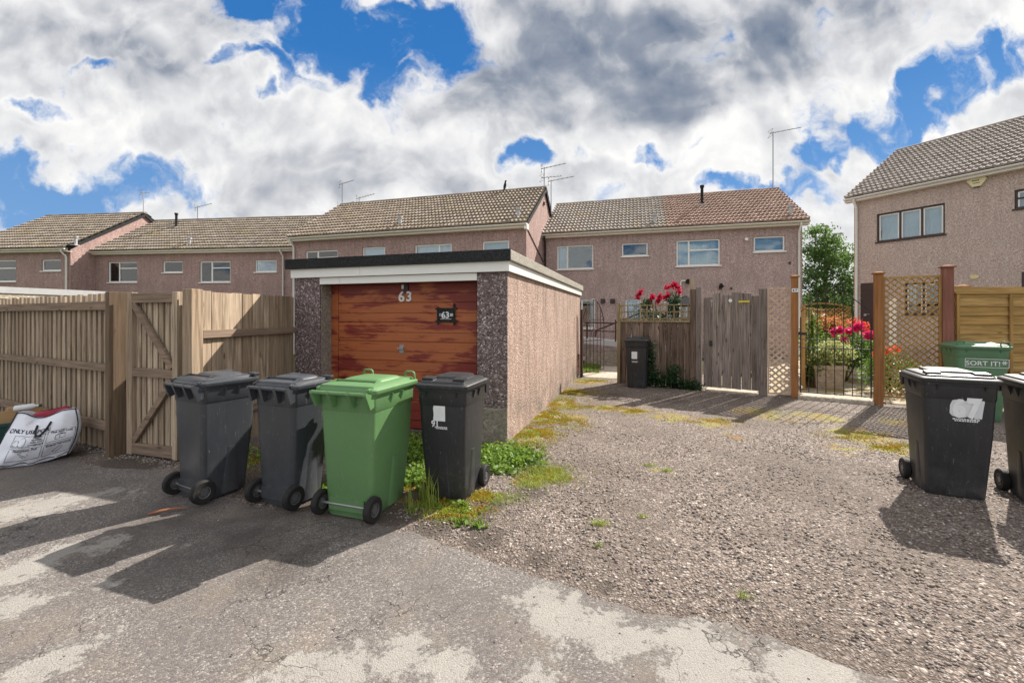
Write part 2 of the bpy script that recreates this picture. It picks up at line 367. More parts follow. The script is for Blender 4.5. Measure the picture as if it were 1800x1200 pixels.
def m_gravel():
    m = Mat('compacted_gravel', .9, .25); nt = m.nt; o = m.obj
    wv = nd(nt, 'ShaderNodeTexNoise', {'Vector': o, 'Scale': 30., 'Detail': 2.}).outputs['Color']
    ov = nd(nt, 'ShaderNodeVectorMath', {0: o, 1: nd(nt, 'ShaderNodeVectorMath', {0: wv, 'Scale': .02}, operation='SCALE').outputs[0]}, operation='ADD').outputs[0]
    vo = nd(nt, 'ShaderNodeTexVoronoi', {'Vector': ov, 'Scale': 47., 'Randomness': 1.})
    vs = nd(nt, 'ShaderNodeTexVoronoi', {'Vector': ov, 'Scale': 85.})
    pick = ramp(nt, noise(nt, o, 22., 3), [(.46, 0.), (.54, 1.)])
    sA = nd(nt, 'ShaderNodeSeparateColor', {0: vo.outputs['Color']}).outputs[0]; sB = nd(nt, 'ShaderNodeSeparateColor', {0: vs.outputs['Color']}).outputs[0]
    s = mix(nt, pick, sA, sB); dist = mix(nt, pick, vo.outputs['Distance'], vs.outputs['Distance'])
    c = ramp(nt, s, [(0., (.06,.05,.048)), (.22, (.15,.12,.108)), (.45, (.24,.19,.165)), (.62, (.34,.27,.23)), (.8, (.27,.235,.225)), (1., (.62,.55,.49))])
    gap = ramp(nt, dist, [(.34, 0.), (.75, .85)])
    c = mix(nt, gap, c, (.055,.043,.034))
    b = noise(nt, o, .85, 7, .6)
    c = mix(nt, ramp(nt, b, [(.40, .6), (.60, 0.)]), c, (.115,.092,.078))
    # fine brown soil, painted shade at the fence foot, and flattened moss
    mo = mth(nt, 'ADD', mth(nt, 'MULTIPLY', attr(nt, 'moss'), .36), mth(nt, 'MULTIPLY', noise(nt, o, 6., 9, .74), .9))
    mk = mth(nt, 'MULTIPLY', smooth(nt, mo, .58, .74), ramp(nt, dist, [(.2, .35), (.55, 1.)]))
    mc = mix(nt, ramp(nt, noise(nt, o, 3.3, 5), [(.38, 0.), (.62, 1.)]), (.30,.165,.03), (.33,.32,.04))
    mc = mix(nt, ramp(nt, noise(nt, o, 90., 3), [(.35, .7), (.6, 0.)]), mc, (.07,.05,.015))
    c = mix(nt, mth(nt, 'MULTIPLY', mk, .85), c, mc)
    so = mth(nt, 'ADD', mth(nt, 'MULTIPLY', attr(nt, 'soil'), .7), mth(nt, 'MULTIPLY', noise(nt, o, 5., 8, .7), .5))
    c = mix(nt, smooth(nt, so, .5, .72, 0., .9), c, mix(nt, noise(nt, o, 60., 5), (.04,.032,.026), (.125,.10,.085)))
    m.color(c)
    m.bump(mth(nt, 'MULTIPLY', dist, -1.), .9, .014); return m.m
MT['gravel'] = m_gravel()
def m_stone():
    m = Mat('loose_stone', .85, .25)
    m.color(ramp(m.nt, m.isl, [(0., (.07,.06,.056)), (.3, (.19,.155,.135)), (.6, (.31,.25,.21)), (.85, (.26,.235,.225)), (1., (.58,.52,.46))])); return m.m
MT['stone'] = m_stone()
def m_soil():
    m = Mat('rough_grass_and_soil', .95, .1); nt = m.nt
    c = mix(nt, noise(nt, m.obj, .7, 8, .6), (.05,.075,.02), (.13,.12,.06)); m.color(c); return m.m
MT['soil'] = m_soil()
def m_paving():
    m = Mat('paving_slabs', .85, .2); nt = m.nt; o = scaled(nt, m.obj, (1, 1, 1))
    br = nd(nt, 'ShaderNodeTexBrick', {'Vector': o, 'Color1': (.44,.39,.33,1), 'Color2': (.36,.325,.285,1), 'Mortar': (.12,.1,.07,1), 'Scale': 1., 'Mortar Size': .012, 'Brick Width': .45, 'Row Height': .45}, offset=0.)
    c = mix(nt, ramp(nt, noise(nt, o, 2.4, 7, .65), [(.46, 0.), (.58, .9)]), br.outputs[0], (.27,.21,.04))
    m.color(mix(nt, ramp(nt, noise(nt, o, 60, 4), [(.35, .5), (.6, 0.)]), c, (.16,.13,.1))); return m.m
MT['paving'] = m_paving()
# ------------------------------------------------------------------ ground
def dist_poly(P, poly, closed=True):        # signed distance (inside positive), numpy
    P = np.asarray(P); n = len(poly); best = np.full(len(P), 1e9); inside = np.zeros(len(P), bool)
    for i in range(n):
        a = np.array(poly[i]); b = np.array(poly[(i+1) % n]); ab = b-a
        t = np.clip(((P-a)@ab)/(ab@ab), 0, 1); best = np.minimum(best, np.linalg.norm(P-a-t[:, None]*ab, axis=1))
        c = ((a[1] > P[:, 1]) != (b[1] > P[:, 1])) & (P[:, 0] < (b[0]-a[0])*(P[:, 1]-a[1])/(b[1]-a[1]+1e-12)+a[0]); inside ^= c
    return np.where(inside, best, -best)
def blobs(P, bl):
    v = np.zeros(len(P))
    for (x, y, r, *k) in bl:
        d2 = ((P[:, 0]-x)**2+(P[:, 1]-y)**2)/r**2; v = np.maximum(v, np.exp(-d2)*(k[0] if k else 1.))
    return v
def gb(px, py, r, k=1.): g = G(px, py); return (g.x, g.y, r, k)
def vnoise(P, s, seed=0):
    return np.array([mnoise.noise((p[0]*s+seed, p[1]*s, seed*.37)) for p in P])
def grid(x0, x1, y0, y1, st):
    xs = np.arange(x0, x1+st/2, st); ys = np.arange(y0, y1+st/2, st); nx, ny = len(xs), len(ys)
    X, Y = np.meshgrid(xs, ys); P = np.stack([X.ravel(), Y.ravel()], 1)
    i = np.arange(nx*ny).reshape(ny, nx); Fc = np.stack([i[:-1, :-1].ravel(), i[:-1, 1:].ravel(), i[1:, 1:].ravel(), i[1:, :-1].ravel()], 1)
    return P, Fc
struct(MB().add([(-260,-200,-.05),(260,-200,-.05),(260,320,-.05),(-260,320,-.05)], [(0,1,2,3)]).build('ground', MT['soil']))
P, Fc = grid(-15, 9, -6, 9, .1)
pale = blobs(P, [gb(960,1075,.36,1.0), gb(1010,1030,.18,.8), gb(1080,1110,.34,1.), gb(1240,1150,.4,1.), gb(1420,1185,.4), gb(940,1170,.35,.8), gb(700,1150,.24,1.), gb(600,1180,.32,1.05), gb(800,1185,.3,.9), gb(640,1110,.10,.9), gb(500,1195,.3,.9),
    gb(40,1000,.26,1.1), gb(20,1060,.3,1.), gb(110,965,.2,.9), gb(190,955,.25,.85), gb(70,890,.5,1.), gb(190,870,.4,.8), gb(200,1025,.14,.8), gb(110,1155,.24,1.1), gb(40,1185,.25,.8), gb(330,955,.12,.7), (2.6,1.2,.8), (.3,.6,.9), (-2,.8,.8), (-4.5,1.6,.8)])
dark_mask = blobs(P, [gb(430,930,.45,1.), gb(330,960,.4,.8), gb(520,960,.5,1.), gb(480,1000,.35,.9), gb(600,960,.35,.6), gb(310,900,.4,.9), gb(250,960,.35,.7)])
tz = np.array([.012*mnoise.noise((p[0]*.5, p[1]*.5, 0)) for p in P])-.006
struct(np_mesh('tarmac_yard', np.c_[P, tz], Fc, MT['tarmac'], smooth=60, attrs={'pale': pale, 'dark_mask': dark_mask}))
GP = [tuple(G(*q)[:2]) for q in ((1800,1222),(1640,1185),(1450,1135),(1300,1095),(1180,1070),(1050,1040),(950,1005),(850,972),(770,945),(705,918),(640,897),(560,884),(480,872),(430,862),(385,842),(340,826),(300,818),(200,806),(130,784))]
GP = GP+[(-9,7.6), (-9,13), (8.5,13), (8.5,.9), (4,1.0)]
P, Fc = grid(-6.2, 8.4, 1.0, 12.4, .05)
sd = dist_poly(P, GP)
n1 = vnoise(P, 2.3, 3); n2 = vnoise(P, 9., 5)
keep = sd > -.35; vis = keep[Fc].all(1)
gz = np.clip((sd+.05*n1+.025*n2)*.07, -.03, .014)+.004+.006*n1*np.clip(sd, 0, 1)+.002*n2
moss = blobs(P, [gb(905,790,.30), gb(930,765,.38), gb(960,735,.42), gb(985,712,.42), gb(1005,690,.4), gb(1035,672,.5), gb(1010,735,.35,.8), gb(1060,718,.35,.8), gb(1110,724,.4,.85), gb(1180,735,.45,.8), gb(1250,745,.45,.8), gb(1320,725,.45,.8), gb(1360,735,.4,.8), gb(1290,770,.3,.6), gb(1440,735,.5,.8), gb(1510,765,.45,1.), gb(1570,790,.38,.95), gb(1590,745,.4,.8), gb(1480,790,.35,.6), gb(960,835,.25,1.), gb(930,850,.2,.9), gb(810,900,.22,1.), gb(770,890,.22,.9), gb(860,880,.2,.8), gb(700,870,.35,.8), gb(470,820,.5,.8), gb(1060,925,.12,.5), gb(1150,830,.15,.5), gb(1175,833,.12,.6), gb(1240,690,.4,.5)])
soil = blobs(P, [gb(700,858,.35), gb(610,850,.5), gb(480,835,.6), gb(400,820,.5), gb(770,870,.35), gb(860,890,.22,.9), gb(930,868,.22,.8), gb(760,925,.2,1.), gb(850,950,.2,.85), gb(830,915,.2,.9), gb(700,905,.25), gb(620,895,.25), gb(540,880,.3), gb(250,808,.5), gb(150,785,.5), gb(950,985,.15,.8), gb(1060,1030,.15,.6), gb(1180,705,.6,.6), gb(1300,700,.5,.55), gb(1080,695,.4,.6), (-1.2,5.2,.9), (-2.4,5.4,.9)])  # bare soil, plus the shade along the far fence foot painted as dark colour
used = np.unique(Fc[vis]); rm = -np.ones(len(P), int); rm[used] = np.arange(len(used))
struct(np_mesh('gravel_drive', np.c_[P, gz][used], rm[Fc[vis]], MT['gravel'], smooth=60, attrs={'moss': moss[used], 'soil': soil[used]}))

GA_A = R(17.05); GO = (-3.2, 6.32); Gd = (math.cos(GA_A), -math.sin(GA_A)); GW, GD = 3.29, 6.45     # garage footprint
garage_poly = [(GO[0]+Gd[0]*x-Gd[1]*y, GO[1]+Gd[1]*x+Gd[0]*y) for x, y in ((0,0),(GW,0),(GW,GD),(0,GD))]
def rand_in(n, x0, x1, y0, y1): return np.c_[rng.uniform(x0, x1, n), rng.uniform(y0, y1, n)]
def pick(n, x0, x1, y0, y1, test): Q = rand_in(n, x0, x1, y0, y1); return Q[test(Q)]
Q = pick(60000, -2, 7, 1.3, 9.2, lambda Q: (dist_poly(Q, GP) > .03) & (dist_poly(Q, garage_poly) < -.05) & (rng.random(len(Q)) < np.clip(1.2-(Q[:, 1]-1.5)/5, .08, 1)) & (blobs(Q, [gb(700,858,.5), gb(600,850,.6)]) < .4))
Qf = pick(9000, -3, 6, 1.3, 4.5, lambda Q: np.abs(dist_poly(Q, GP)) < .12*rng.random(len(Q)))
Qt = pick(1200, -6, 3, 1.1, 5.5, lambda Q: (dist_poly(Q, GP) < 0) & (rng.random(len(Q)) < .5))
Qe = pick(9000, -5.8, -3.2, 4.4, 5.6, lambda Q: np.abs(dist_poly(Q, GP)-.06) < .10*rng.random(len(Q)))
QQ = np.concatenate([Q, Qf, Qt, Qe]); sdd = dist_poly(QQ, GP)
sz = np.concatenate([np.full(len(Q), .0115), np.full(len(Qf), .008), np.full(len(Qt), .0055), np.full(len(Qe), .011)])*rng.choice([.6, .8, 1., 1.3], len(QQ))
def stones2(Q, size, z):
    base = np.array([(1,0,0),(0,1,0),(-1,0,0),(0,-1,0),(0,0,.75),(0,0,-.6)]); n = len(Q)
    th = rng.uniform(0, 6.28, n); V = base[None]*size[:, None, None]*rng.uniform(.6, 1.35, (n, 6, 1)); V[:, :, 2] *= rng.uniform(.5, .9, n)[:, None]
    c, si = np.cos(th)[:, None], np.sin(th)[:, None]
    X = V[:, :, 0]*c-V[:, :, 1]*si; Y = (V[:, :, 0]*si+V[:, :, 1]*c)*.8
    V = np.stack([X+Q[:, :1], Y+Q[:, 1:2], V[:, :, 2]+z[:, None]], 2).reshape(-1, 3)
    f = np.array([(0,1,4),(1,2,4),(2,3,4),(3,0,4),(1,0,5),(2,1,5),(3,2,5),(0,3,5)])
    return V, (f[None]+6*np.arange(n)[:, None, None]).reshape(-1, 3)
V, Fs = stones2(QQ, sz, np.clip(sdd*.07, -.004, .014)+.006)
tag(np_mesh('gravel_stones', V, Fs, MT['stone']), 'loose pinkish grey stones scattered over the gravel drive and its edge', 'gravel', kind='stuff')

# ------------------------------------------------------------------ foliage helpers
def leaf_arrays(P, size, up=.2, aspect=.5, fold=.18, flat=0.):
    n = len(P); a = rng.normal(size=(n, 3)); a[:, 2] = a[:, 2]*(1-flat)+up; a /= np.linalg.norm(a, axis=1)[:, None]
    r = rng.normal(size=(n, 3)); r[:, 2] += flat*4; b = np.cross(a, r); b /= np.linalg.norm(b, axis=1)[:, None]+1e-9; nn = np.cross(b, a)
    s = (size*rng.uniform(.6, 1.35, n))[:, None]
    m = P+a*s*.5+nn*s*fold*rng.uniform(-.3, 1, n)[:, None]
    V = np.stack([P, m+b*s*aspect*.5, P+a*s, m-b*s*aspect*.5], 1).reshape(-1, 3)
    return V, np.arange(4*n).reshape(n, 4)
def leaves(name, P, size, mat, parent=None, **k):
    V, f = leaf_arrays(np.asarray(P, float), size, **k); return np_mesh(name, V, f, mat, parent)
def blades(name, B, h, w, mat, parent=None, lean=.5):
    B = np.asarray(B, float); n = len(B); th = rng.uniform(0, 6.28, n); d = np.c_[np.cos(th), np.sin(th), np.zeros(n)]; p = np.c_[-np.sin(th), np.cos(th), np.zeros(n)]
    H = (h*rng.uniform(.5, 1.2, n))[:, None]; W = w*rng.uniform(.6, 1.2, n)[:, None]; L = lean*rng.uniform(.1, 1, n)[:, None]
    up = np.array([[0, 0, 1.]])
    V = np.stack([B-p*W, B+p*W, B+up*H*.6+d*H*L*.35+p*W*.8, B+up*H*.6+d*H*L*.35-p*W*.8, B+up*H*(1-.3*L)+d*H*L], 1).reshape(-1, 3)
    o = 5*np.arange(n)[:, None]; q = np.array([0, 1, 2, 3]); t = np.array([3, 2, 4, 4])
    f3 = np.concatenate([o+np.array([[0, 1, 2]]), o+np.array([[0, 2, 3]]), o+np.array([[3, 2, 4]])])
    return np_mesh(name, V, f3, mat, parent)
def ell(n, c, r, shell=.0):
    d = rng.normal(size=(n, 3)); d /= np.linalg.norm(d, axis=1)[:, None]; k = rng.random(n)**(1/3)
    if shell: k = shell+(1-shell)*k
    return np.array(c)+d*k[:, None]*np.array(r)
# weeds, moss and grass tufts of the yard (nobody could count them)
def patch(bl, n):
    out = []
    for (px, py, rx, ry, k) in bl:
        g = G(px, py); m = int(n*k); q = rng.normal(size=(m, 2))*np.array([rx, ry])*.6; out.append(np.c_[g.x+q[:, 0], g.y+q[:, 1]])
    Q = np.concatenate(out); return Q[dist_poly(Q, garage_poly) < -.01]
def clustered(Q, k, s): return np.repeat(Q, k, 0)+rng.normal(size=(len(Q)*k, 2))*s
Q = patch([(880,800,.34,.26,1.), (905,812,.28,.2,.8), (870,825,.22,.2,.5), (845,806,.2,.2,.4), (725,800,.26,.5,1.0), (735,840,.2,.25,.6), (700,780,.4,.4,.5), (830,905,.06,.05,.02), (815,925,.09,.06,.03), (845,930,.05,.03,.03), (800,890,.1,.06,.07), (560,868,.2,.1,.12), (480,815,.3,.3,.10), (455,800,.2,.3,.1)], 260)
Q = clustered(Q, 5, .014); zz = .010+rng.random(len(Q))**1.5*.075*np.clip((Q[:, 1]-3.1)/1.2, .2, 1)
tag(leaves('weeds', np.c_[Q, zz], .046, MT['leaf'], up=.35, aspect=.7, flat=.5), 'bright green leafy weeds growing round the foot of the garage and behind the bins', 'weeds', kind='stuff')
Q = patch([(955,830,.24,.16,1.3), (975,845,.2,.12,1.), (880,800,.36,.28,.8), (905,815,.3,.2,.6), (725,820,.3,.4,.6), (900,880,.2,.12,.3), (930,855,.14,.1,.6), (985,700,.2,.5,.5), (925,775,.12,.3,.4), (1035,668,.4,.2,.4), (1172,831,.05,.03,.15), (1054,925,.06,.03,.14), (1052,965,.03,.02,.05), (1130,914,.04,.02,.06), (1308,1055,.035,.02,.06), (1140,822,.08,.03,.12), (760,880,.14,.08,.35), (740,895,.08,.06,.35), (725,800,.3,.3,.4), (1000,720,.3,.4,.3), (1350,725,.4,.2,.3), (820,918,.16,.1,.3), (870,885,.1,.06,.12)], 750)
tag(blades('grass', np.c_[Q, np.full(len(Q), .006)], .055, .0022, MT['grass'], lean=.9), 'short yellowish grass tufts sprouting from the gravel', 'grass', kind='stuff')
Q = patch([(745,885,.05,.05,1.), (760,895,.05,.04,.7), (720,905,.03,.03,.3)], 30)
tag(blades('tall_grass', np.c_[Q, np.full(len(Q), .006)], .30, .0035, MT['grass'], lean=.45), 'tall grass tuft between the green bin and the black bin', 'grass', kind='stuff')
mb_ = [(910,795,.22,.3,1.), (935,765,.3,.4,1.5), (960,735,.36,.45,1.6), (985,712,.4,.5,1.6), (1008,690,.4,.45,1.4), (1040,672,.35,.25,.8), (1000,745,.3,.3,.6), (800,900,.2,.12,1.), (770,885,.14,.1,.6), (850,875,.12,.1,.4), (960,838,.25,.16,.7), (690,865,.2,.2,.6), (710,880,.1,.05,.4), (1060,718,.3,.15,.4), (1110,724,.3,.15,.4), (1500,768,.4,.15,.5), (1570,788,.3,.15,.5), (1250,742,.4,.15,.35), (470,810,.35,.3,.6)]
Q = patch(mb_, 3600); nq = vnoise(Q, 5.); Q = Q[nq > -.06]
tag(leaves('moss', np.c_[Q, np.full(len(Q), .008)+rng.random(len(Q))*.012], .022, MT['moss'], up=.8, aspect=.5), 'golden brown moss spreading over the gravel beside the garage', 'moss', kind='stuff')
Q = patch([(a, b, c*1.05, d*1.05, e*.7) for a, b, c, d, e in mb_], 3600); nq = vnoise(Q, 4., 9); Q = Q[nq > -.05]
tag(leaves('moss', np.c_[Q, np.full(len(Q), .008)+rng.random(len(Q))*.010], .02, MT['moss_green'], up=.8, aspect=.5), 'olive green moss mixed into the gravel edge beside the garage', 'moss', kind='stuff')
tw = G(285, 902)
tag(MB().tube([(tw.x-.09,tw.y-.035,.012),(tw.x-.02,tw.y,.02),(tw.x+.06,tw.y+.05,.018),(tw.x+.13,tw.y+.08,.012)], [.006,.011,.009,.004], 6).build('twig', MT['terracotta'], smooth=50), 'thin brown twig lying on the tarmac by the wheels of the leftmost bin', 'twig')

# ------------------------------------------------------------------ garage
ga = thing('garage', 'small flat roofed pebbledash garage with peeling red timber door behind the bins', 'garage', (*GO, 0), -GA_A)
for q in ((GW-.1,0,0, GW,GD,2.2), (0,0,0, .1,GD,2.2), (.1,GD-.1,0, GW-.1,GD,2.2)): MB().box(*q).build('wall', MT['gar_wall'], ga)
MB().box(GW-.4,-.022,.44, GW+.002,0,2.16).box(GW-.4,0,.44, GW-.1,.24,2.158).build('pier', MT['agg'], ga)
MB().box(0,-.022,.30, .45,0,2.16).box(.1,0,.3, .45,.24,2.158).build('pier', MT['agg'], ga)
MB().box(GW-.41,-.034,0, GW+.004,0,.44).box(GW-.41,0,0, GW-.1,.24,.44).build('plinth', MT['conc'], ga, bevel=.01)
MB().box(-.01,-.034,0,.452,0,.3).box(.1,0,0,.452,.24,.3).build('plinth', MT['conc'], ga, bevel=.01)
MB().box(.4525,.0,0, .462,.24,2.05).build('reveal', MT['conc'], ga)
rf = MB().box(-.085,-.1,2.29, GW+.075,GD+.1,2.425).build('roof', MT['felt'], ga, bevel=.012)
MB().box(-.09,-.112,2.286, GW+.07,-.101,2.43).build('roof_edge', MT['felt_dark'], rf)
f = MB()
f.box(-.03,-.07,2.16, 1.16,-.045,2.288).box(1.163,-.07,2.16, GW+.04,-.045,2.288)
f.box(GW+.015,-.045,2.16, GW+.04,GD+.03,2.288).box(-.03,-.045,2.16,-.01,GD+.03,2.288)
f.build('fascia_board', MT['white'], ga, bevel=.003)
MB().box(.455,-.034,2.06, .80,-.01,2.157).box(.803,-.034,2.06, GW-.402,-.01,2.157).build('lintel_board', MT['white'], ga, bevel=.003)
MB().box(.455,-.008,2.09, GW-.402,.4,2.156).build('lintel', MT['conc'], ga)
MB().box(.463,.20,0, .585,.26,2.09).box(2.80,.20,0, 2.889,.26,2.09).box(.585,.22,2.058, 2.80,.28,2.09).build('door_frame', MT['door'], ga)
d = MB(); top = 2.056; z = top; k = 0
while z > .1:
    h = .137
    lo = max(z-h, .03); gapb = .018 if k % 2 == 1 else .005
    d.box(.59,.202+.002*(k%2),lo+gapb, 2.795,.23,z); z -= h; k += 1
d.box(.592,.222,.03, 2.793,.236,2.05)
door = d.build('garage_door', MT['door'], ga, bevel=.003)
def gx(px, y=.2):      # local x on the garage front for a bearing
    O = (GO[0]-Gd[1]*y, GO[1]+Gd[0]*y); return along(O, Gd, px)
def gdist(x, y=.2): return GO[1]+Gd[1]*x+Gd[0]*y
hx = gx(706); hz = HT(612, gdist(hx))
MB().tube([(hx,.20,hz),(hx,.165,hz)], .012, 8).bar((hx-.05,.165,hz),(hx+.05,.165,hz),.018,.022).box(hx-.035,.196,hz-.07,hx+.035,.203,hz+.05).build('handle', MT['grey_metal'], door, bevel=.003)
nx = gx(710); nz = HT(522, gdist(nx))
fn = lambda cx, cz, y: (lambda u, v, w: (cx+u, y-.004-w*2, cz+v))
add_text(MB(), '6', .20, fn(nx-.035, nz, .20), .004, extrude=.004).build('house_number', MT['print'], door)
add_text(MB(), '3', .19, fn(nx+.085, nz, .20), .004, extrude=.004).build('house_number', MT['print'], door)
hk = gx(713)
MB().box(hk-.035,.185,1.955,hk+.045,.2,2.05).build('hasp', MT['black_metal'], door)
MB().box(hk-.05,.17,1.985,hk-.015,.184,2.045).build('hasp_knob', MT['white'], door, bevel=.006)
px_ = gx(785); pz = HT(553.5, gdist(px_))
p = MB().box(px_-.125,.185,pz-.085, px_+.125,.198,pz+.085)
p.box(px_-.16,.180,pz+.075, px_+.165,.197,pz+.095).box(px_-.16,.180,pz-.095, px_+.165,.197,pz-.075).box(px_-.135,.178,pz-.125, px_-.115,.196,pz+.11).box(px_+.11,.178,pz-.135, px_+.13,.196,pz+.16)
pl = p.build('number_plaque', MT['felt_dark'], door)
t = MB(); add_text(t, '63', .12, fn(px_-.005, pz-.005, .178), .003, extrude=.002)
for k in range(7):
    for s in (-1, 1): t.box(px_+s*(.058+.007*k),.1815,pz-.02+.004*(k%3), px_+s*(.061+.007*k)+.001,.1845,pz+.022-.003*(k%2))
t.box(px_-.085,.1815,pz-.058, px_+.08,.1845,pz-.052)
t.build('house_number', MT['print'], door)
MB().box(-.075,.15,0, -.02,.21,2.285).build('downpipe', MT['white'], ga, bevel=.01)
MB().tube([(GW+.03,6.05,.62),(GW+.03,6.05,.06)], .018, 8).box(GW+.0,6.02,.3,GW+.03,6.08,.33).build('pipe', MT['terracotta'], ga, smooth=40)

# neighbour's flat roofed garage beyond the tall fence
NG = thing('garage', "neighbouring garage with a white flat roof edge showing above the tall fence", 'garage', (-17.4, 12.9, 0), -GA_A)
for q in ((0,0,0, 3.0,.1,2.1), (0,.1,0,.1,5.9,2.1), (2.9,.1,0,3.,5.9,2.1), (0,5.9,0,3.,6.,2.1)): MB().box(*q).build('wall', MT['gar_wall'], NG)
r_ = MB().box(-.1,-.1,2.1,3.1,6.1,2.36).build('roof', MT['conc_pale'], NG)
MB().box(-.12,-.13,2.26,3.13,-.1,2.44).box(3.1,-.1,2.26,3.13,6.1,2.44).box(-.12,-.1,2.26,-.1,6.1,2.44).build('fascia_board', MT['lead'], NG)

# ------------------------------------------------------------------ fences and gates
def vboards(mb, x0, x1, z0, z1, w, gap, y, th=.02, jit=.006, rnd=0., jz=.0):
    x = x0
    while x < x1-.02:
        ww = min(w*random.uniform(.93, 1.07), x1-x); dy = random.uniform(-jit, jit); dz = random.uniform(-jz, jz); tl = random.uniform(-.002, .002)
        if rnd:      # rounded face
            n = 4; arc = [(x+ww*i/n, y+dy-rnd*math.sin(math.pi*i/n)) for i in range(n+1)]
            pts = arc+[(x+ww, y+dy+th), (x, y+dy+th)]
            mb.loft([[(a, b, z0+dz) for a, b in pts], [(a+tl, b, z1+dz) for a, b in pts]], True, True)
        else: mb.add([(x,y+dy,z0),(x+ww,y+dy+tl,z0),(x+ww,y+dy+th,z0),(x,y+dy+th,z0),(x+tl,y+dy,z1+dz),(x+ww+tl,y+dy+tl,z1+dz),(x+ww+tl,y+dy+th,z1+dz),(x+tl,y+dy+th,z1+dz)],
                     [(0,3,2,1),(4,5,6,7),(0,1,5,4),(1,2,6,5),(2,3,7,6),(3,0,4,7)])
        x += ww+gap
    return mb
def line(P0, P1): d = Vector((P1[0]-P0[0], P1[1]-P0[1])); return d.normalized(), d.length
d_, L_ = line((-11.70,8.36), (-4.53,4.94))
lf = thing('wooden_fence', 'tall weathered close board fence with three rails behind the white sack', 'fence', (-11.70,8.36,0), ang(d_))
vboards(MB(), 0, L_, .02, 1.865, .080, .058, -.004, .030, .003, .0, .012).build('boards', MT['fence'], lf)
vboards(MB(), .035, L_, .03, 1.80, .10, .003, .030, .01, .001).build('backing_boards', MT['fence_gap_shade'], lf)
for zz, h in ((1.725,.10), (1.0,.085), (.32,.10)):
    MB().box(-.02,-.066,zz-h/2, L_-.015,-.022,zz+h/2).build('rail', MT['fence_h'], lf, bevel=.004)
MB().box(L_-.03,-.13,0, L_+.055,.05,1.88).build('post', MT['post_brown'], lf, bevel=.006)
# gate of the left fence
g0, g1 = (-4.40,4.93), (-3.64,4.70); d_, L_ = line(g0, g1)
gt = thing('wooden_gate', 'ledged and braced weathered wooden gate beside the tall fence', 'gate', (*g0, 0), ang(d_))
vboards(MB(), .09, L_-.06, .06, 1.85, .066, .026, .0, .024, .003, .0, .006).build('boards', MT['fence'], gt)
vboards(MB(), .10, L_-.06, .07, 1.83, .08, .002, .026, .01, .001).build('backing_boards', MT['fence_gap_shade'], gt)
MB().box(0,-.05,.03, .085,.02,1.875).box(L_-.075,-.05,.03, L_,.02,1.87).build('stile', MT['fence'], gt, bevel=.004)
for zz, h in ((1.81,.11), (.965,.095), (.10,.12)): MB().box(.087,-.046,zz-h/2, L_-.077,-.012,zz+h/2).build('rail', MT['fence_h'], gt, bevel=.003)
MB().bar((.10,-.032,1.74),(L_-.09,-.032,1.03),.07,.036,(0,1,0)).build('brace', MT['fence_h'], gt, bevel=.003)
MB().bar((.10,-.032,.18),(L_-.09,-.032,.89),.07,.036,(0,1,0)).build('brace', MT['fence_h'], gt, bevel=.003)
# sunlit side panel running back to the garage
s0, s1 = (-3.50,4.70), (-3.235,6.30); d_, L_ = line(s0, s1)
sp = thing('wooden_fence', 'sunlit close board side panel between the braced gate and the garage', 'fence', (*s0, 0), ang(d_))
vboards(MB(), .06, L_, .05, 1.885, .15, .006, 0, .02, .012, .0, .008).build('boards', MT['fence_warm'], sp)
for zz in (1.40, .43): MB().box(.06,-.055,zz-.045, L_-.02,-.008,zz+.045).build('rail', MT['fence_h'], sp, bevel=.004)
MB().box(-.09,-.06,0, .055,.06,1.90).build('post', MT['fence_warm'], sp, bevel=.006)

# --- middle row: dark fence, grey gate, trellis, iron gate, lattice (one straight line)
M0 = (2.51,10.17); Md = Vector((5.48-2.51, 8.33-10.17)).normalized(); Ma = ang(Md)
def mt(px): return along(M0, Md, px)
def mp(t): return (M0[0]+Md.x*t, M0[1]+Md.y*t, 0)
def mz(px, py): return HT(py, M0[1]+Md.y*mt(px))
ta, tb = 0, mt(1236)
df = thing('wooden_fence', 'dark mossy board fence with a low square trellis on top beside the grey gate', 'fence', mp(0), Ma)
vboards(MB(), .08, tb-.26, .02, 1.50, .12, .010, .02, .02, .014, .0, .03).build('boards', MT['fence_dark'], df)
MB().box(0,-.02,0, .078,.06,1.92).build('post', MT['trel_old'], df, bevel=.005)
MB().box(tb-.255,-.03,0, tb-.15,.07,2.19).build('post', MT['fence_dark'], df, bevel=.006)
MB().box(tb-.14,-.02,0, tb-.03,.07,2.23).build('post', MT['gate_grey'], df, bevel=.006)
MB().box(tb-.285,.08,1.0, tb-.20,.12,2.44).build('post', MT['fence'], df, bevel=.004)
MB().box(.08,-.012,1.47, tb-.26,.018,1.515).build('rail', MT['trel_old'], df)
tr = MB(); x = .09
while x < tb-.27: tr.box(x,.0,1.518, x+.026,.018,1.87); x += .148
for zz in (1.535, 1.69, 1.845): tr.box(.08,.0185,zz, tb-.26,.036,zz+.026)
tr.build('trellis', MT['trel_old'], df)
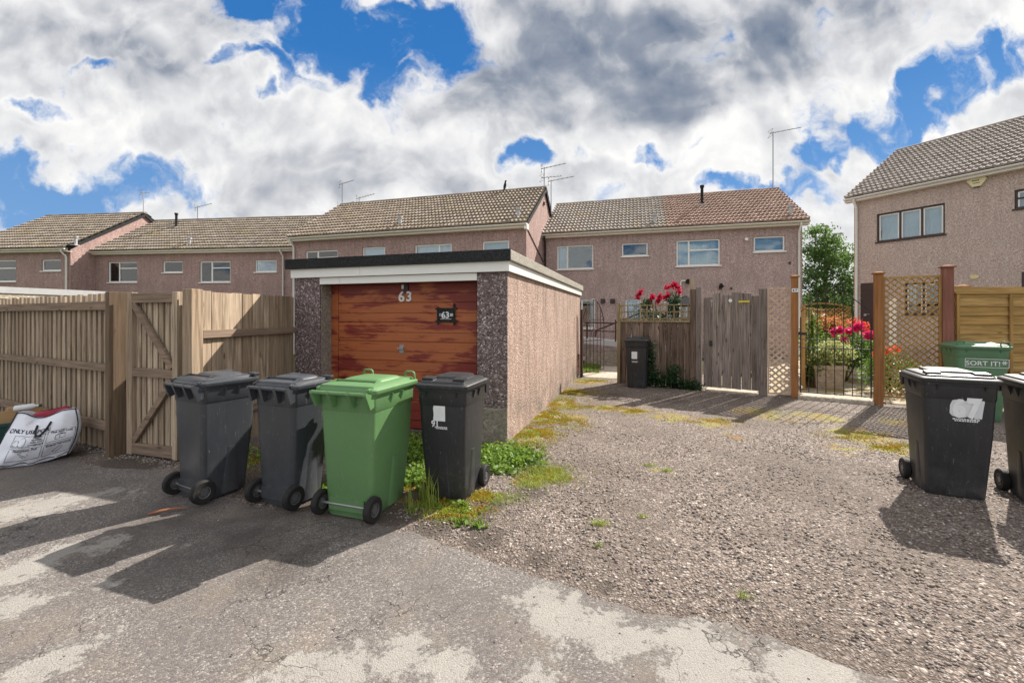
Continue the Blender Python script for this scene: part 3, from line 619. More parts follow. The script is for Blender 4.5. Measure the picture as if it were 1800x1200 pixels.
# grey gate
ga0, ga1 = tb, mt(1338)
gg = thing('wooden_gate', 'grey weathered gate of wide boards with an uneven top beside the dark fence', 'gate', mp(ga0), Ma)
Lg = ga1-ga0; bw = Lg/6; bmb = MB()
for i in range(6):
    htop = [2.0,2.07,2.06,2.10,2.08,2.02][i]; x0 = i*bw+.008; dy = [0,-.026,.0,-.026,.0,-.026][i]
    bmb.add([(x0,dy,.10),(x0+bw*.97,dy,.09),(x0+bw*.97,dy+.02,.09),(x0,dy+.02,.10),(x0,dy,htop),(x0+bw*.97,dy,htop+random.uniform(-.03,.03)),(x0+bw*.97,dy+.02,htop),(x0,dy+.02,htop)],
            [(0,3,2,1),(4,5,6,7),(0,1,5,4),(1,2,6,5),(2,3,7,6),(3,0,4,7)])
bmb.build('boards', MT['gate_grey'], gg, bevel=.004)
for zz in (1.75, .35): MB().box(.01,.024,zz,Lg-.02,.07,zz+.09).build('rail', MT['gate_grey'], gg)
kx = mt(1250)-ga0; MB().tube([(kx,-.005,1.03),(kx,-.06,1.03)],[.02,.03],10).box(kx-.03,-.026,.97,kx+.03,-.022,1.09).build('handle', MT['black_metal'], gg, smooth=40)
qx = mt(1284)-ga0; MB().tube([(qx,-.022,1.93),(qx,-.028,1.93)], .035, 12).build('label', MT['print'], gg)
qx = mt(1308)-ga0; MB().box(qx-.10,-.028,1.885,qx+.10,-.021,1.925).build('label', MT['yellow'], gg)
qx = mt(1251)-ga0; MB().tube([(qx,-.022,1.93),(qx,-.03,1.93)], .025, 10).box(qx-.006,-.028,1.8,qx+.006,-.022,1.92).build('latch', MT['grey_metal'], gg)
# narrow trellis with its grey post
def lattice(mb, x0, x1, z0, z1, pitch, w, th, y, slope=1.0):
    for lay, s in ((0, 1), (1, -1)):
        yy = y+lay*th
        c0 = z0-(x1-x0)*slope if s > 0 else z0; c1 = z1 if s > 0 else z1+(x1-x0)*slope
        c = c0
        while c < c1:      # z = c + s*slope*(x-x0)
            a, b = x0, x1
            if s > 0: a = max(a, x0+(z0-c)/slope); b = min(b, x0+(z1-c)/slope)
            else: a = max(a, x0+(c-z1)/slope); b = min(b, x0+(c-z0)/slope)
            if b-a > .02: mb.bar((a,yy,c+s*slope*(a-x0)), (b,yy,c+s*slope*(b-x0)), w, th*.96, (0,1,0))
            c += pitch
    return mb
n0, n1 = mt(1349), mt(1391)
nt_ = thing('trellis', 'narrow tan diamond trellis between the grey gate and the orange post', 'trellis', mp(n0), Ma)
Ln = n1-n0
lattice(MB(), .03, Ln-.03, .10, 2.14, .118, .034, .010, .0, .92).build('lattice', MT['lattice_tan'], nt_)
MB().box(0,-.012,.06,.03,.03,2.17).box(Ln-.03,-.012,.06,Ln,.03,2.17).box(.03,-.012,.06,Ln-.03,.03,.09).box(.03,-.012,2.14,Ln-.03,.03,2.17).build('frame', MT['lattice_tan'], nt_)
MB().box(-.15,-.03,0,-.004,.07,2.16).build('post', MT['gate_grey'], nt_, bevel=.006)
def cap_post(name, label, t, z, mat, w=.105, y=.0, loc=None, rz=None, cat='post'):
    o = thing(name, label, cat, loc or mp(t), Ma if rz is None else rz)
    MB().box(-w/2,-w/2,0, w/2,w/2,z).build('shaft', mat, o, bevel=.005)
    MB().box(-w*.68,-w*.68,z, w*.68,w*.68,z+.022).loft([[(-w*.6,-w*.6,z+.022),(w*.6,-w*.6,z+.022),(w*.6,w*.6,z+.022),(-w*.6,w*.6,z+.022)],[(-w*.2,-w*.2,z+.045),(w*.2,-w*.2,z+.045),(w*.2,w*.2,z+.045),(-w*.2,w*.2,z+.045)]]).build('cap', mat, o)
    return o
tp = mt(1397); P1_ = cap_post('gate_post', 'orange stained gate post with a small white number plate 67', tp, 2.36, MT['orange_post'], .115)
MB().box(-.05,-.066,2.07,.055,-.0585,2.14).build('number_plate', MT['print'], P1_)
add_text(MB(), '6 7', .055, lambda u, v, w: (u, -.067-w, 2.105+v), .002).build('house_number', MT['ink'], P1_)
i0, i1 = mt(1404), mt(1535)
ig = thing('iron_gate', 'black iron bar garden gate with a curved top between two orange posts', 'gate', mp(i0), Ma)
Li = i1-i0; fr = MB(); nb = 8
ztop = lambda x: 1.62+.46*math.sin(math.pi*(.12+.76*x/Li))**2.2
for i in range(nb+1):
    x = .03+(Li-.06)*i/nb; r = .007 if 0 < i < nb else .011
    ig_z = ztop(x)+(.06 if i not in (0, nb) else -.1)
    fr.tube([(x,0,.13),(x,0,ig_z)], r, 6)
for zz in (.15, 1.0, 1.16): fr.box(.03,-.012,zz-.008, Li-.03,.012,zz+.008)
fr.tube([(.03+(Li-.06)*i/16, 0, ztop(.03+(Li-.06)*i/16)) for i in range(17)], .008, 6)
fr.build('bars', MT['black_metal'], ig, smooth=50)
for i in range(1, nb):
    x = .03+(Li-.06)*i/nb; z = ztop(x)+.06; MB().loft([[(x+r*math.cos(a), r*math.sin(a), z+h) for a in [k*math.pi/3 for k in range(6)]] for r, h in ((.006,0),(.018,.025),(.004,.08))]).build('finial', MT['black_metal'], ig, smooth=60)
MB().box(-.05,-.03,1.24,.13,-.014,1.30).tube([(.02,-.03,1.27),(.02,-.09,1.27),(.09,-.09,1.27)], .008, 6).build('latch', MT['black_metal'], ig)
MB().tube([(.0,.05,.46),(.02,.07,.38),(-.01,.06,.30),(.05,.10,.22),(.02,.12,.14),(-.03,.10,.10)], .018, 6).build('rope', MT['print'], ig, smooth=60)
tq = mt(1544); cap_post('gate_post', 'orange stained post between the iron gate and the wide lattice', tq, 2.36, MT['orange_post'], .125)
w0, w1 = mt(1551), mt(1655)
wt = thing('trellis', 'wide golden diamond lattice panel between the orange and the red brown post', 'trellis', mp(w0), Ma); Lw = w1-w0
lattice(MB(), .035, Lw-.035, .20, 2.26, .104, .022, .012, .0, .96).build('lattice', MT['lattice'], wt)
MB().box(0,-.015,.16,.035,.03,2.30).box(Lw-.035,-.015,.16,Lw,.03,2.30).box(.035,-.015,.16,Lw-.035,.03,.20).box(.035,-.015,2.26,Lw-.035,.03,2.30).build('frame', MT['lattice'], wt)
tr_ = mt(1665); cap_post('gate_post', 'red brown stained post at the end of the wide lattice panel', tr_, 2.42, MT['red_post'], .135)
e = mp(tr_+.08)
pf = thing('wooden_fence', 'golden horizontal board fence panel behind the dark green bin', 'fence', (e[0]+.02, e[1]+.02, 0), R(-1))
pb = MB(); z = .06
while z < 1.93: pb.add([(0,.0,z),(3.2,.0,z),(3.2,-.022,z+.005),(0,-.022,z+.005),(0,.0,z+.175),(3.2,.0,z+.175)], [(0,1,2,3),(3,2,5,4)][::-1]+[(1,0,4,5)]); z += .155
pb.build('boards', MT['panel'], pf)
for x in (.01, .88, 1.75, 2.6): MB().box(x,-.045,.03,x+.05,-.023,1.97).build('batten', MT['panel_v'], pf, bevel=.004)
MB().box(-.01,-.05,1.972,3.2,.02,2.0).build('capping', MT['panel'], pf, bevel=.003)
Z = 7.75; cap_post('fence_post', 'short capped orange post just behind the golden board fence', 0, HT(505, Z), MT['orange_post'], .12, loc=((1692-CX)*Z/F, Z, 0), rz=R(-5))
# concrete step under the gates, garden paving, path, lawn
st = thing('gate_step', 'pale concrete step under the black iron gate', 'step', mp(i0-.02), Ma)
MB().box(0,-.12,0,Li+.02,.3,.085).build('slab', MT['conc_pale'], st, bevel=.01)
st = thing('gate_step', 'narrow pale concrete sill lying under the grey board gate', 'step', mp(ga0+.05), Ma)
MB().box(0,-.03,0,Lg-.12,.3,.05).build('slab', MT['conc_pale'], st, bevel=.01)
q = [mp(i0-1.2), mp(w1+.3)]
struct(MB().add([(q[0][0]+.15,q[0][1]+.25,.03),(q[1][0]+.1,q[1][1]+.15,.03),(14,9.0,.03),(14,18,.03),(5.6,14.5,.03)], [(0,1,2,3,4)]).build('garden_paving', MT['paving']))
struct(MB().add([(1.9,11.15,.024),(2.62,10.85,.024),(4.2,12.0,.024),(4.2,17,.024),(2.2,17,.024)], [(0,1,2,3,4)]).build('garden_path', MT['conc_pale']))
lawn = struct(MB().add([(2.05,13.3,.028),(2.75,13.2,.028),(2.8,15.2,.028),(2.1,15.2,.028)], [(0,1,2,3)]).build('lawn', MT['soil']))
Q = rand_in(5000, 2.0, 2.85, 11.9, 14.8); Q = Q[Q[:, 0] < 1.8+.22*(Q[:, 1]-9)]
tag(blades('lawn_grass', np.c_[Q, np.full(len(Q), .03)], .09, .006, MT['leaf'], lean=.5), 'bright green lawn grass seen through the brown iron arch gate', 'grass', kind='stuff')
# brown iron arch gate at the back corner of the garage
a0 = G(1023,664); a1 = Vector((2.62,12.1,0)); d_, La = line(a0, a1)
ag = thing('iron_gate', 'rusty brown iron gate with a round arched top at the back corner of the garage', 'gate', a0, ang(d_))
fr = MB().box(-.05,-.03,0,.01,.03,1.78)
fr.build('post', MT['brown_metal'], ag)
fr = MB(); n = 12
arch = lambda f_: 1.45+.62*math.sin(math.pi*f_)**.7 if 0 < f_ < 1 else 1.45
for i in range(7): fr.tube([(.03+(La-.06)*i/6,0,.1),(.03+(La-.06)*i/6,0,arch(i/6) if i % 6 else 1.5)], .009, 6)
fr.tube([(.03+(La-.06)*i/16,0,arch(i/16)) for i in range(17)], .014, 6)
for zz in (.12, .95, 1.5): fr.box(.03,-.01,zz-.01,La-.03,.01,zz+.01)
fr.tube([(La/2+.16*math.cos(a)*(1-a/14),0,.95+.18+.16*math.sin(a)*(1-a/14)) for a in [k*.5 for k in range(18)]], .01, 6)
fr.build('bars', MT['brown_metal'], ag, smooth=50)
# access ramp with handrail behind it
ra = thing('access_ramp', 'raised pale ramp with brown handrails seen behind the arched iron gate', 'ramp', (2.3,13.6,0), R(-8))
MB().add([(0,0,.74),(2.6,0,.50),(2.6,1.2,.50),(0,1.2,.74),(0,0,.90),(2.6,0,.66),(2.6,1.2,.66),(0,1.2,.90)], [(0,3,2,1),(4,5,6,7),(0,1,5,4),(1,2,6,5),(2,3,7,6),(3,0,4,7)]).build('deck', MT['lead'], ra)
MB().box(.02,.06,0,2.55,.2,.5).build('ramp_wall', MT['conc'], ra)
MB().tube([(0,.02,1.42),(1.0,.02,1.38)], .025, 8).tube([(.35,.02,.95),(.38,.02,1.16),(.55,.02,1.22),(1.9,.02,1.78)], .025, 8).tube([(0,.02,1.15),(1.0,.02,1.12)], .018, 8).tube([(.98,.02,.8),(.98,.02,1.5)], .025, 8).tube([(.1,.02,.9),(.1,.02,1.42)], .022, 8).build('handrail', MT['brown_metal'], ra, smooth=50)
# ------------------------------------------------------------------ wheelie bins
def rrect(x0, x1, y0, y1, z, r, n=4):
    pts = []
    for cx, cy, a0 in ((x1-r, y0+r, -90), (x1-r, y1-r, 0), (x0+r, y1-r, 90), (x0+r, y0+r, 180)):
        for k in range(n+1):
            a = R(a0+90*k/n); pts.append((cx+r*math.cos(a), cy+r*math.sin(a), z))
    return pts
def make_bin(label, pos, rear, W, D, H, mat, lid='grips', group='wheelie bins in the yard', name='wheelie_bin', number=None, seed=0, lean=0):
    o = thing(name, label, 'bin', pos, math.atan2(-rear[0], rear[1]), group)
    zt = H-.105
    yf = lambda z: -D*(.34+.11*min(1, z/(.52*H)) + .03*max(0, (z-.52*H)/(.48*H)))        # slope of the front face
    yr = lambda z: D*(.37+.06*z/H)
    xw = lambda z: W*(.385+.085*(z/zt))
    b = MB(); zs = [.0, .02, .12, .3, .52*H, .75*H, zt-.07, zt]
    rings = [rrect(-xw(z)+(.012 if z == 0 else 0), xw(z)-(.012 if z == 0 else 0), yf(z)+(.012 if z == 0 else 0), yr(z), z, .045) for z in zs]
    rings += [rrect(-W*.475, W*.475, -D*.485, D*.435, zt, .045), rrect(-W*.49, W*.49, -D*.495, D*.445, zt+.003, .045), rrect(-W*.49, W*.49, -D*.495, D*.445, zt+.03, .045)]
    b.loft(rings, True, True)
    # band under the rim, ribs under the rim and raised panels at the foot
    zb = zt-.115
    b.loft([rrect(-xw(zb)-.001, xw(zb)+.001, yf(zb)-.001, yr(zb)+.001, zb-.004, .046), rrect(-xw(zb)-.005, xw(zb)+.005, yf(zb)-.005, yr(zb)+.004, zb+.004, .046), rrect(-xw(zt)-.003, xw(zt)+.003, yf(zt)-.003, yr(zt)+.002, zt-.001, .046)], False, False)
    for s in (-1, 1):
        for yy in (-.16*D, .06*D):
            b.prism([(0, 0), (.030*s, 0), (-.003*s, -.105)], (s*xw(zt-.02)-.004*s, yy, zt), (1,0,0), (0,0,1), (0,1,0), .014)
        for y0 in (-.10*D,):
            zz = .40*H
            b.loft([[(s*xw(.02)*.99, y0-.06, .02), (s*(xw(.02)+.014), y0-.03, .02), (s*(xw(.02)+.014), y0+.07, .02), (s*xw(.02)*.99, y0+.10, .02)][::s],
                    [(s*xw(zz)*.99, y0-.02, zz), (s*(xw(zz)+.004), y0-.01, zz), (s*(xw(zz)+.004), y0+.04, zz), (s*xw(zz)*.99, y0+.06, zz)][::s]])
    for k in (-.3, .3):
        b.prism([(0, 0), (-.022, 0), (.0, -.06)], (k*W, yf(zt-.03)+.002, zt), (0,1,0), (0,0,1), (1,0,0), .012)
    b.loft([[(-W*.13, yf(.03)+.004, .03), (-W*.10, yf(.03)-.010, .03), (W*.10, yf(.03)-.010, .03), (W*.13, yf(.03)+.004, .03)],
            [(-W*.09, yf(.42*H)+.004, .42*H), (-W*.07, yf(.42*H)-.003, .42*H), (W*.07, yf(.42*H)-.003, .42*H), (W*.09, yf(.42*H)+.004, .42*H)]])
    # wheel arch block at the back
    b.box(-W*.30, yr(.1)-.06, .055, W*.30, yr(.1)+.022, .15)
    body = b.build('body', mat, o, smooth=38)
    # lid
    l = MB(); z0 = zt+.022
    R_ = lambda k, z, r=.05: rrect(-W*.515+k, W*.515-k, -D*.525+k, D*.455-k*.6, z, max(.012, r-k*.4))
    l.loft([R_(.012, z0), R_(.0, z0), R_(-.006, z0+.012), R_(-.004, z0+.034), R_(.008, z0+.044), R_(.030, z0+.047), R_(.036, z0+.062), R_(.052, z0+.066), R_(.10, z0+.070), R_(.14, z0+.072)], True, True)
    zl = z0+.068
    if lid == 'grips':       # seen from the front: raised centre plate with two grips at its front corners
        l.loft([rrect(-W*.30, W*.30, -D*.26, D*.30, zl, .03), rrect(-W*.285, W*.285, -D*.235, D*.29, zl+.022, .03), rrect(-W*.22, W*.22, -D*.16, D*.25, zl+.030, .03)], False, True)
        for s in (-1, 1):
            cx = s*W*.31
            l.loft([[(cx-.055, -D*.40, zl-.012), (cx+.055, -D*.40, zl-.012), (cx+.055, -D*.27, zl-.01), (cx-.055, -D*.27, zl-.01)],
                    [(cx-.05, -D*.405, zl+.016), (cx+.05, -D*.405, zl+.016), (cx+.045, -D*.27, zl+.026), (cx-.045, -D*.27, zl+.026)]])
    else:                    # seen from the back: long raised plate, recess towards the hinge
        l.loft([rrect(-W*.34, W*.34, -D*.34, D*.16, zl, .04), rrect(-W*.31, W*.31, -D*.31, D*.13, zl+.018, .04), rrect(-W*.25, W*.25, -D*.25, D*.08, zl+.026, .04)], False, True)
        l.box(-W*.36, D*.20, zl-.004, W*.36, D*.215, zl+.018)
        for s in (-1, 1): l.bar((s*W*.36, D*.2075, zl+.006), (s*W*.44, D*.47, zl-.035), .016, .026)
    ld = l.build('lid', mat, o, smooth=38)
    if lid == 'loops':
        for s in (-1, 1):
            x = s*W*.40
            MB().tube([(x-.05, -D*.44, zl-.02), (x-.045, -D*.44, zl+.03), (x-.03, -D*.44, zl+.042), (x+.03, -D*.44, zl+.042), (x+.045, -D*.44, zl+.03), (x+.05, -D*.44, zl-.02)], .010, 6).build('lid_handle', mat, ld, smooth=60)
    elif lid == 'rear':
        for s in (-1, 1):
            x = s*W*.42; l2 = MB().box(x-.05, -D*.50, zl-.012, x+.05, -D*.40, zl+.012); l2.build('lid_handle', mat, ld, bevel=.006)
    # handle bar with its gussets
    h = MB(); yb = D*.535; zh = z0+.012
    h.tube([(-W*.47, yb, zh), (W*.47, yb, zh)], .016, 10)
    for k in (-.455, -.17, .17, .455):
        h.prism([(yr(zt)-.01, zt+.02), (yb+.012, zh+.016), (yb+.018, zh-.004), (yr(zt)+.035, zt-.085), (yr(zt)-.01, zt-.07)], (k*W-.014, 0, 0), (0,1,0), (0,0,1), (1,0,0), .028)
    h.build('handle', mat, o, smooth=40)
    # wheels and axle
    r = .1; ya = D*.40; xw_ = W*.445
    MB().tube([(-xw_, ya, r), (xw_, ya, r)], .011, 8).build('axle', MT['grey_metal'], o, smooth=50)
    for s in (-1, 1):
        xs = s*xw_
        prof = [(.052, -.024), (.088, -.027), (.098, -.018), (.1, 0.), (.098, .018), (.088, .027), (.052, .024)]
        w = MB().loft([[(xs+d, ya+rr*math.cos(a), r+rr*math.sin(a)) for rr, d in prof] for a in [2*math.pi*k/28 for k in range(28)]]+[[(xs+d, ya+rr, r) for rr, d in prof]], False, False, True)
        wo = w.build('wheel', MT['rubber'], o, smooth=40)
        hb = MB().tube([(xs-.022, ya, r), (xs+.022, ya, r)], .03, 12)
        hb.loft([[(xs+d, ya+rr*math.cos(a), r+rr*math.sin(a)) for rr, d in ((.054, -.024), (.054, .024), (.045, .02), (.045, -.02))] for a in [2*math.pi*k/28 for k in range(29)]], False, False, True)
        for k in range(6):
            a = math.pi*k/3+.3; hb.bar((xs, ya+.028*math.cos(a), r+.028*math.sin(a)), (xs, ya+.048*math.cos(a), r+.048*math.sin(a)), .014, .03, (1, 0, 0))
        hb.box(xs-.012, ya-.04, r-.04, xs-.006, ya+.04, r+.04)
        hb.build('rim', MT['hub'], wo, smooth=40)
    sl = lambda u, v, w: (u, yf(v)-.0025-w*1.0, v)
    if lean: o.rotation_euler.x = lean
    return o, sl, body
def axle_pos(c, rear, D): return (c[0]-rear[0]*.40*D, c[1]-rear[1]*.40*D, .006)
def unit(a, b): n = math.hypot(a, b); return (a/n, b/n)
r1 = unit(-.46,-.89); r2 = unit(-.36,-.93); r3 = unit(-.31,-.95)
make_bin('charcoal wheelie bin leftmost of the row, in front of the braced gate', axle_pos((-2.83,3.735), r1, .52), r1, .50, .52, 1.07, MT['bin_grey'], 'rear')
make_bin('narrow charcoal wheelie bin between the leftmost bin and the bright green bin', axle_pos((-2.0,3.595), r2, .45), r2, .48, .45, 1.065, MT['bin_grey'], 'rear')
make_bin('bright green wheelie bin with two lid loops in front of the garage door', axle_pos((-1.31,3.375), r3, .68), r3, .55, .68, 1.07, MT['bin_green'], 'loops')
def front_pos(c, rear, D): return (c[0]+rear[0]*.34*D, c[1]+rear[1]*.34*D, .008)
r4 = unit(.30,.95); D4 = .55
b4, s4, bd = make_bin('black wheelie bin with a white square sticker beside the garage corner', front_pos((-.585,3.70), r4, D4), r4, .475, D4, 1.055, MT['bin_black'], 'grips')
t = MB(); z0, z1, xa, xb = .70, .83, -.075, .04
n = 6; vs = []; fs = []
for i in range(n+1):
    for j in range(2):
        z = z0+(z1-z0)*i/n; x = (xa+random.uniform(0, .008)) if j == 0 else xb; vs.append(s4(x, z, 0))
t.add(vs, [(2*i, 2*i+1, 2*i+3, 2*i+2) for i in range(n)])
t.build('sticker', MT['print'], b4)
t = MB(); add_text(t, '91', .075, lambda u, v, w: s4(u-.055, v+.672, w*.5), .002)
for k, (a, b_) in enumerate(((-.06,.055),(-.05,.06))):
    x = a
    while x < b_: ww = random.uniform(.006, .016); t.add([s4(x,.644-k*.012,0), s4(x+ww,.644-k*.012,0), s4(x+ww,.653-k*.012,0), s4(x,.653-k*.012,0)], [(0,1,2,3)]); x += ww+.004
t.build('bin_lettering', MT['print'], b4)
def small_print(t, sf, x0, x1, z, rows=2, h=.010):
    for k in range(rows):
        x = x0+.012*k
        while x < x1-.01*k: ww = random.uniform(.006, .018); t.add([sf(x,z-k*h*1.4,0), sf(x+ww,z-k*h*1.4,0), sf(x+ww,z+h-k*h*1.4,0), sf(x,z+h-k*h*1.4,0)], [(0,1,2,3)]); x += ww+.004
r5 = unit(.465,.885)
b5, s5, bd = make_bin('black wheelie bin with a large white number 67 standing on the gravel', front_pos((3.885,3.735), r5, .56), r5, .51, .57, 1.10, MT['bin_black'], 'grips')
t = MB(); o6 = [(-.062,.03),(-.060,.10),(-.045,.140),(-.015,.152),(.02,.148),(.036,.138),(.045,.146),(.150,.152),(.156,.142),(.146,.06),(.140,-.005),(.096,-.010),(.088,.008),(.05,.008),(.03,-.004),(-.01,-.004),(-.045,.006)]
t.add([s5(x-.002, z+.728, -.001) for x, z in o6], [tuple(range(len(o6)))])
t.build('number_sticker', MT['print2'], b5)
t = MB(); add_text(t, '6', .20, lambda u, v, w: s5(u*.78-.005, v*1.08+.80, w+.0005), .013, extrude=.0012)
add_text(t, '7', .20, lambda u, v, w: s5(u*.78+.085, v*1.08+.80, w+.0022), .013, extrude=.0012)
t.build('house_number', MT['print'], b5)
t = MB(); small_print(t, s5, -.045, .12, .705, 2); t.build('bin_lettering', MT['print'], b5)
c5 = front_pos((3.885,3.735), r5, .56)
b6, s6, _ = make_bin('black wheelie bin at the right edge beside the bin numbered 67', (c5[0]+.60, c5[1]-.30, .008), unit(.50,.866), .50, .56, 1.085, MT['bin_black'], 'grips')
r7 = unit(.5,.866)
b7, s7, _ = make_bin('dark green wheelie bin with a boxed SORT IT slogan by the golden fence', front_pos((7.10,6.47), r7, .72), r7, .60, .72, 1.19, MT['bin_olive'], 'loops')
t = MB(); xz = [(-.19,.83),(.27,.83),(.27,.955),(-.19,.955)]
for i in range(4):
    (xa, za), (xb, zb) = xz[i], xz[(i+1)%4]; e = .007
    t.add([s7(min(xa,xb)-e/2, min(za,zb)-e/2, 0), s7(max(xa,xb)+e/2, min(za,zb)-e/2, 0), s7(max(xa,xb)+e/2, max(za,zb)+e/2, 0), s7(min(xa,xb)-e/2, max(za,zb)+e/2, 0)], [(0,1,2,3)])
add_text(t, 'SORT IT!', .095, lambda u, v, w: s7(u+.0, v+.885, w), .001)
for k in range(3):
    a = k*math.pi/3; cx, cz = .225, .905
    t.add([s7(cx+.03*math.cos(a)+.005*math.sin(a), cz+.03*math.sin(a)-.005*math.cos(a), 0), s7(cx+.03*math.cos(a)-.005*math.sin(a), cz+.03*math.sin(a)+.005*math.cos(a), 0), s7(cx-.03*math.cos(a)-.005*math.sin(a), cz-.03*math.sin(a)+.005*math.cos(a), 0), s7(cx-.03*math.cos(a)+.005*math.sin(a), cz-.03*math.sin(a)-.005*math.cos(a), 0)], [(0,1,2,3)])
t.build('bin_lettering', MT['print'], b7)
r8 = unit(.42,.91)
b8, s8, _ = make_bin('brown black wheelie bin with a small white label against the dark trellis topped fence', front_pos((2.745,9.42), r8, .55), r8, .50, .58, 1.12, MT['bin_black'], 'grips')
t = MB(); t.add([s8(-.09,.66,0), s8(.03,.66,0), s8(.03,.82,0), s8(-.09,.82,0)], [(0,1,2,3)]); t.build('sticker', MT['print'], b8)
t = MB(); small_print(t, s8, -.09, .03, .60, 2, .012); t.build('bin_lettering', MT['print'], b8)

# ------------------------------------------------------------------ recycling sack and what lies by it
k0, k1 = (-5.40,4.52), (-4.92,4.92); d_, L_ = line(k0, k1)
sk = thing('recycling_sack', 'slumped white woven recycling sack printed ONLY USE FOR leaning on the tall fence', 'sack', (*k0, 0), ang(d_))
LS, DS, HS = .63, .34, .55
def skf(u, h):      # front face of the sack: u 0..1 along, h 0..1 up -> point
    x = -.12+LS*1.06*u+.20*h*(1-u)**1.3+.055*math.sin(math.pi*h)*u**2-.05*(1-h)*u
    z = HS*h*(1-.13*math.sin(math.pi*u)**2*h**3)+.10*max(0., u-.55)**1.5*(1-h)*1.6+.012*math.sin(11*u)*h
    y = -.17*math.sin(math.pi*min(1, .12+h*.88))*math.sin(math.pi*u)**.6+.12*h
    n_ = mnoise.fractal((x*5.5, z*6.5, 2.3), 1., 2., 4)
    y += .030*n_+.016*abs(math.sin(7*u+5*h+2*n_))-.03*math.exp(-((u-.12-.5*h)**2)/.004)*(1-h)
    return x, y, z
nu, nh = 26, 16; vs = []; fs = []
for i in range(nh+1):
    h = i/nh; ring = [skf(u/nu, h) for u in range(nu+1)]
    back = [(x, DS*(.6+.4*(1-abs(2*u/nu-1)**4))+.015*math.sin(8*u/nu+5*h)-.0*h, z*(.97)+.0) for u, (x, y, z) in enumerate(ring)][::-1]
    vs.append(ring+back)
sb = MB().loft(vs, True, False)
sbo = sb.build('bag', MT['sack'], sk, smooth=60); m_ = sbo.modifiers.new('thick', 'SOLIDIFY'); m_.thickness = .006; m_.offset = -1
skp = lambda u, h, off=.004: Vector(skf(u, h))+Vector((0, -off, 0))
ed = MB()
for u in (.015, .97): ed.tube([skp(u, k/12, .006) for k in range(13)], .006, 5)
ed.tube([skp(k/20, .985, .006) for k in range(21)], .006, 5)
ed.tube([skp(.05+.9*k/20, .05+.02*math.sin(k), .006) for k in range(21)], .004, 5)
ed.build('piping', MT['ink'], sk, smooth=60)
ed = MB(); ed.tube([skp(.44,.80,.012), skp(.45,.68,.03), skp(.48,.60,.045), skp(.53,.585,.045), skp(.57,.63,.035), skp(.605,.72,.02), skp(.63,.81,.012)], .010, 6)
ed.build('strap', MT['ink'], sk, smooth=60)
pr = MB()
def ptxt(s, u, h, size, align='CENTER', bold=.0006): add_text(pr, s, size, lambda a, b, w: skp(u+a/LS, h+b/HS, .005+w), bold, align, .0008)
def pbox(u0, h0, u1, h1, w=.0035):
    for (a, b), (c, d) in (((u0,h0),(u1,h0)), ((u1,h0),(u1,h1)), ((u1,h1),(u0,h1)), ((u0,h1),(u0,h0))):
        pts = [skp(a+(c-a)*k/8, b+(d-b)*k/8, .004) for k in range(9)]; pr.tube(pts, w/2, 4)
def pline(*uv): pr.tube([skp(u, h, .004) for u, h in uv], .002, 4)
ptxt('ONLY USE FOR:', .36, .66, .052, bold=.0012)
pbox(.20,.39,.60,.585); pbox(.63,.39,.95,.60); pbox(.20,.12,.60,.355); pbox(.63,.12,.95,.355)
for k, s in enumerate(('Plastic', 'bottles,', 'tubs and', 'containers')): ptxt(s, .51, .555-.045*k, .028)
pline((.30,.41),(.30,.52),(.335,.56),(.37,.52),(.37,.41),(.30,.41)); pline((.22,.41),(.23,.50),(.28,.50),(.29,.41),(.22,.41))
ptxt('Tins and cans', .79, .57, .030); pline((.73,.42),(.73,.50),(.78,.52),(.78,.43),(.73,.42)); pline((.78,.44),(.84,.44),(.84,.51),(.78,.52)); pline((.73,.50),(.79,.53),(.85,.52))
ptxt('Aluminium Foil', .40, .325, .030); pline((.33,.27),(.44,.19),(.47,.21),(.36,.29),(.33,.27)); pline((.36,.22),(.42,.17))
ptxt('Empty aerosols', .79, .325, .028); pline((.74,.18),(.80,.26),(.84,.23),(.78,.15),(.74,.18)); pline((.80,.26),(.82,.28),(.85,.25),(.84,.23))
pr.build('sack_lettering', MT['ink'], sk)
cp = Vector(k0)+Vector(d_)*.36+Vector((-d_[1], d_[0]))*.22
bg = thing('plastic_bag', 'crimson plastic bag stuffed inside the white recycling sack', 'bag', (cp.x, cp.y, .30), ang(d_))
pts = [rrect(-.23+.03*k, .23-.03*k, -.07+.010*k, .08-.010*k, [.0,.10,.19,.225,.238][k], .05) for k in range(5)]
pts = [[(x+.012*math.sin(17*x+9*z), y+.012*math.sin(23*x), z+.012*math.sin(19*x+3*y)) for x, y, z in r] for r in pts]
MB().loft(pts).build('bag_body', MT['crimson'], bg, smooth=60)
c = (-5.98, 5.06)
cr = thing('recycling_crate', 'dark green recycling crate at the left edge behind the white sack', 'crate', (*c, 0), ang(d_))
cm = MB().loft([rrect(-.25,.25,-.17,.17,.0,.03), rrect(-.29,.29,-.21,.21,.34,.03), rrect(-.31,.31,-.23,.23,.34,.03), rrect(-.31,.31,-.23,.23,.37,.03), rrect(-.275,.275,-.195,.195,.37,.03), rrect(-.24,.24,-.16,.16,.03,.03)], True, True)
cm.build('tub', MT['crate'], cr, smooth=40)
bx = thing('cardboard_box', 'torn brown cardboard piece poking out of the dark green crate', 'box', (c[0]+.06, c[1]+.02, .06), ang(d_)+.3)
MB().add([(-.22,-.02,.02),(.22,-.05,.0),(.24,-.03,.40),(.05,-.01,.44),(-.2,.02,.41),(-.22,-.002,.02),(.22,-.032,.0),(.24,-.012,.40),(.05,.008,.44),(-.2,.038,.41)], [(0,1,2,3,4),(9,8,7,6,5),(0,5,6,1),(1,6,7,2),(2,7,8,3),(3,8,9,4),(4,9,5,0)]).box(-.05,.02,.2,.22,.12,.45).build('card', MT['card'], bx)
